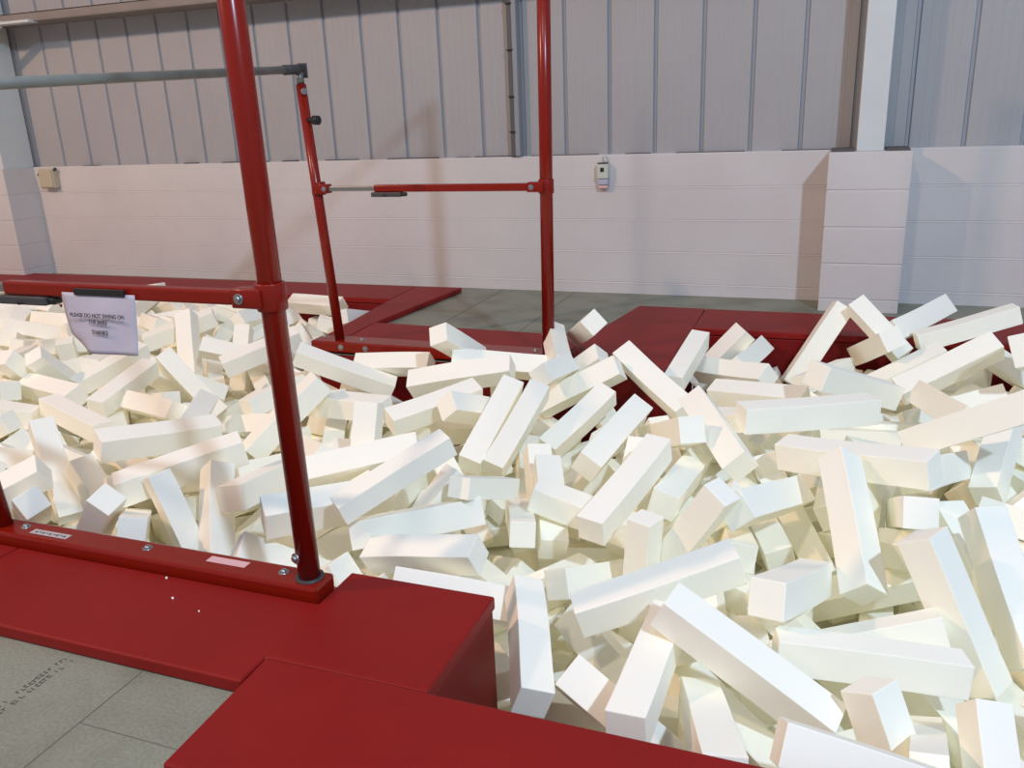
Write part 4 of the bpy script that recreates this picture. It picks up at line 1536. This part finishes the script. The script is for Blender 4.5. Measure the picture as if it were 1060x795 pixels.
-4666 2816 -155 653 605 87 447 463 97 97
-4774 2858 -91 38 893 370 254 461 97 97
-5511 2874 -322 486 -339 650 -476 485 97 97
-5666 3099 -274 408 -873 -242 113 462 97 97
-6968 4348 -102 553 604 -551 -159 459 97 97
-6839 5024 -81 922 207 230 232 454 97 97
-7370 4618 -198 58 -347 858 374 447 97 97
-6981 4492 -1 494 750 305 316 464 97 97
-5005 3165 -72 68 -881 -462 -73 467 97 97
-4885 3093 -27 22 -664 664 343 443 97 97
-7221 5208 -174 3 -87 0 996 472 97 97
-6993 4954 -131 461 791 389 104 445 97 97
-3930 2845 -126 425 -307 364 -770 462 97 97
-4498 2833 -80 708 548 234 380 472 97 97
-7584 5128 -295 46 -63 -701 708 467 97 97
-7036 4607 -60 208 107 -146 961 452 97 97
1551 2999 -301 391 -392 588 -590 462 97 97
-1793 3033 -154 252 -870 249 -342 439 97 97
-2867 2767 -96 632 726 -271 -19 444 97 97
-5706 3615 -39 167 -136 763 -609 436 97 97
-5108 3431 34 164 258 -702 -643 458 97 97
-5262 3203 -94 160 285 64 -943 447 97 97
-6698 4464 -104 422 617 -649 -143 442 97 97
-7287 4189 -313 34 -199 11 979 456 97 97
-6346 4352 -1 772 -633 15 -51 462 97 97
-2968 4948 -557 500 500 500 500 469 99 101
-20 1561 -505 154 0 0 -988 467 99 102
-3157 4183 -498 577 -48 -104 808 457 96 95
166 1738 -530 118 0 1 993 460 99 100
-3373 4218 -492 593 3 -223 774 462 98 99
-1076 2588 -537 478 -136 307 811 465 106 104
-86 4668 -509 308 -243 673 -627 441 100 100
376 1595 -684 626 714 115 291 444 100 98
359 2367 -525 415 -246 461 -745 459 101 100
-3238 2907 -501 251 19 40 -967 443 100 98
-42 1637 -620 650 650 -278 -278 478 97 98
-2034 3902 -517 536 534 -463 462 457 95 97
-3029 4292 -485 0 -819 573 0 449 97 94
-232 1638 -689 188 -249 -486 -816 455 101 101
-3924 2082 -596 447 635 271 569 443 97 98
-1816 2921 -552 244 288 591 713 475 95 95
-3516 4128 -520 596 125 99 787 458 101 98
143 2153 -573 313 417 261 812 449 103 106
-3117 3468 -512 196 -15 -77 -978 451 98 98
-3108 4766 -662 691 51 52 719 458 101 103
-3191 3893 -616 906 224 176 313 450 100 98
-1600 3276 -518 42 203 -977 42 441 98 98
-2947 3708 -585 60 -119 652 747 447 101 101
93 2630 -487 411 -227 187 -863 461 98 96
-2044 2903 -556 689 -675 211 -160 461 99 98
-3137 4178 -632 77 -5 630 -773 433 99 100
106 1768 -356 333 443 -813 182 461 100 102
-329 1895 -501 943 -1 0 -333 462 98 98
-811 2816 -582 451 -19 -497 741 462 99 102
-1093 3905 -527 998 -42 41 2 461 102 101
-3747 4135 -497 409 69 162 895 447 98 101
-1362 3552 -533 540 2 141 830 458 96 96
-431 4628 -524 424 21 51 -904 449 96 98
-3382 1981 -531 229 -961 -152 38 485 100 98
-519 2445 -556 46 108 -199 973 466 98 97
-54 2141 -506 437 25 45 898 448 96 95
530 1607 -509 671 671 224 224 458 98 99
-3379 3595 -527 99 65 -116 986 435 101 100
-3231 1896 -411 1000 -1 0 0 469 100 99
-4093 2081 -546 239 510 -657 -501 455 97 100
-4870 1974 -530 0 1000 0 0 447 103 101
523 2028 -543 373 476 333 724 477 98 98
131 1489 -345 706 708 2 -2 434 99 100
-4548 2106 -571 321 590 425 -606 441 96 95
1026 1499 -432 702 702 85 -85 451 99 100
-6422 4746 45 39 20 -172 984 465 97 97'''
def foam_mesh(k):
    random.seed(100+k); bm = NB()
    box(bm, -.5, .5, -.5, .5, -.5, .5)
    me = bpy.data.meshes.new('foam_block')
    es = [e for e in bm.edges if abs(e.verts[0].co.x-e.verts[1].co.x) > .5]
    bmesh.ops.subdivide_edges(bm, edges=es, cuts=7)
    # (unit block: long side x) rounded edges are cut in real proportions, then scaled back
    for v in bm.verts: v.co = Vector((v.co.x*.465, v.co.y*.103, v.co.z*.103))
    sh = [e for e in bm.edges if len(e.link_faces) == 2 and e.calc_face_angle(0) > .5]
    bmesh.ops.bevel(bm, geom=sh, offset=.0032, segments=2, affect='EDGES', profile=.6)
    a, b, c, d, tw = [random.uniform(-1, 1) for _ in range(5)]
    for v in bm.verts:
        t = v.co.x/.2325
        v.co.y += .0032*a*(t*t-.4)+.0015*c*math.sin(3*t+b*5); v.co.z += .0032*b*(t*t-.4)+.0015*d*math.sin(3*t+a*5)
        an = .035*tw*t; y, z = v.co.y, v.co.z; v.co.y = y*math.cos(an)-z*math.sin(an); v.co.z = y*math.sin(an)+z*math.cos(an)
        v.co = Vector((v.co.x/.465, v.co.y/.103, v.co.z/.103))
    bmesh.ops.recalc_face_normals(bm, faces=bm.faces); bm.to_mesh(me); bm.free(); me.materials.append(M_FOAM)
    for p in me.polygons: p.use_smooth = False
    return me
MESHES = [foam_mesh(k) for k in range(8)]
def pose(r):
    loc = Vector([v/1000 for v in r[:3]]); q = Quaternion([v/1000 for v in r[3:7]]); q.normalize()
    return loc, q, Vector([v/1000 for v in r[7:10]])
source = bpy.data.objects.new('foam_block', MESHES[0])
for i, line in enumerate(BLOCKS.split('\n')):
    loc, q, d = pose([int(v) for v in line.split()])
    o = source if i == 0 else source.copy()
    o.data = MESHES[i % 8]; C.objects.link(o)
    o.rotation_mode = 'QUATERNION'; o.location = loc; o.rotation_quaternion = q; o.scale = d
    tag(o, BLOCK_LABELS[i], 'foam block', 'white foam blocks filling the pit')
# the hidden lower layer of the pile as one object
vs, fs = [], []
for i, line in enumerate(BURIED.split('\n')):
    loc, q, d = pose([int(v) for v in line.split()]); me = MESHES[i % 8]; m = q.to_matrix(); n = len(vs)
    for v in me.vertices: vs.append(loc + m @ Vector((v.co.x*d.x, v.co.y*d.y, v.co.z*d.z)))
    for p in me.polygons: fs.append([n+k for k in p.vertices])
me = bpy.data.meshes.new('buried_foam'); me.from_pydata(vs, [], fs); me.materials.append(M_FOAM)
o = bpy.data.objects.new('buried_foam_blocks', me); C.objects.link(o)
tag(o, 'mass of white foam blocks buried deep under the others in the pit', 'foam blocks', kind='stuff')
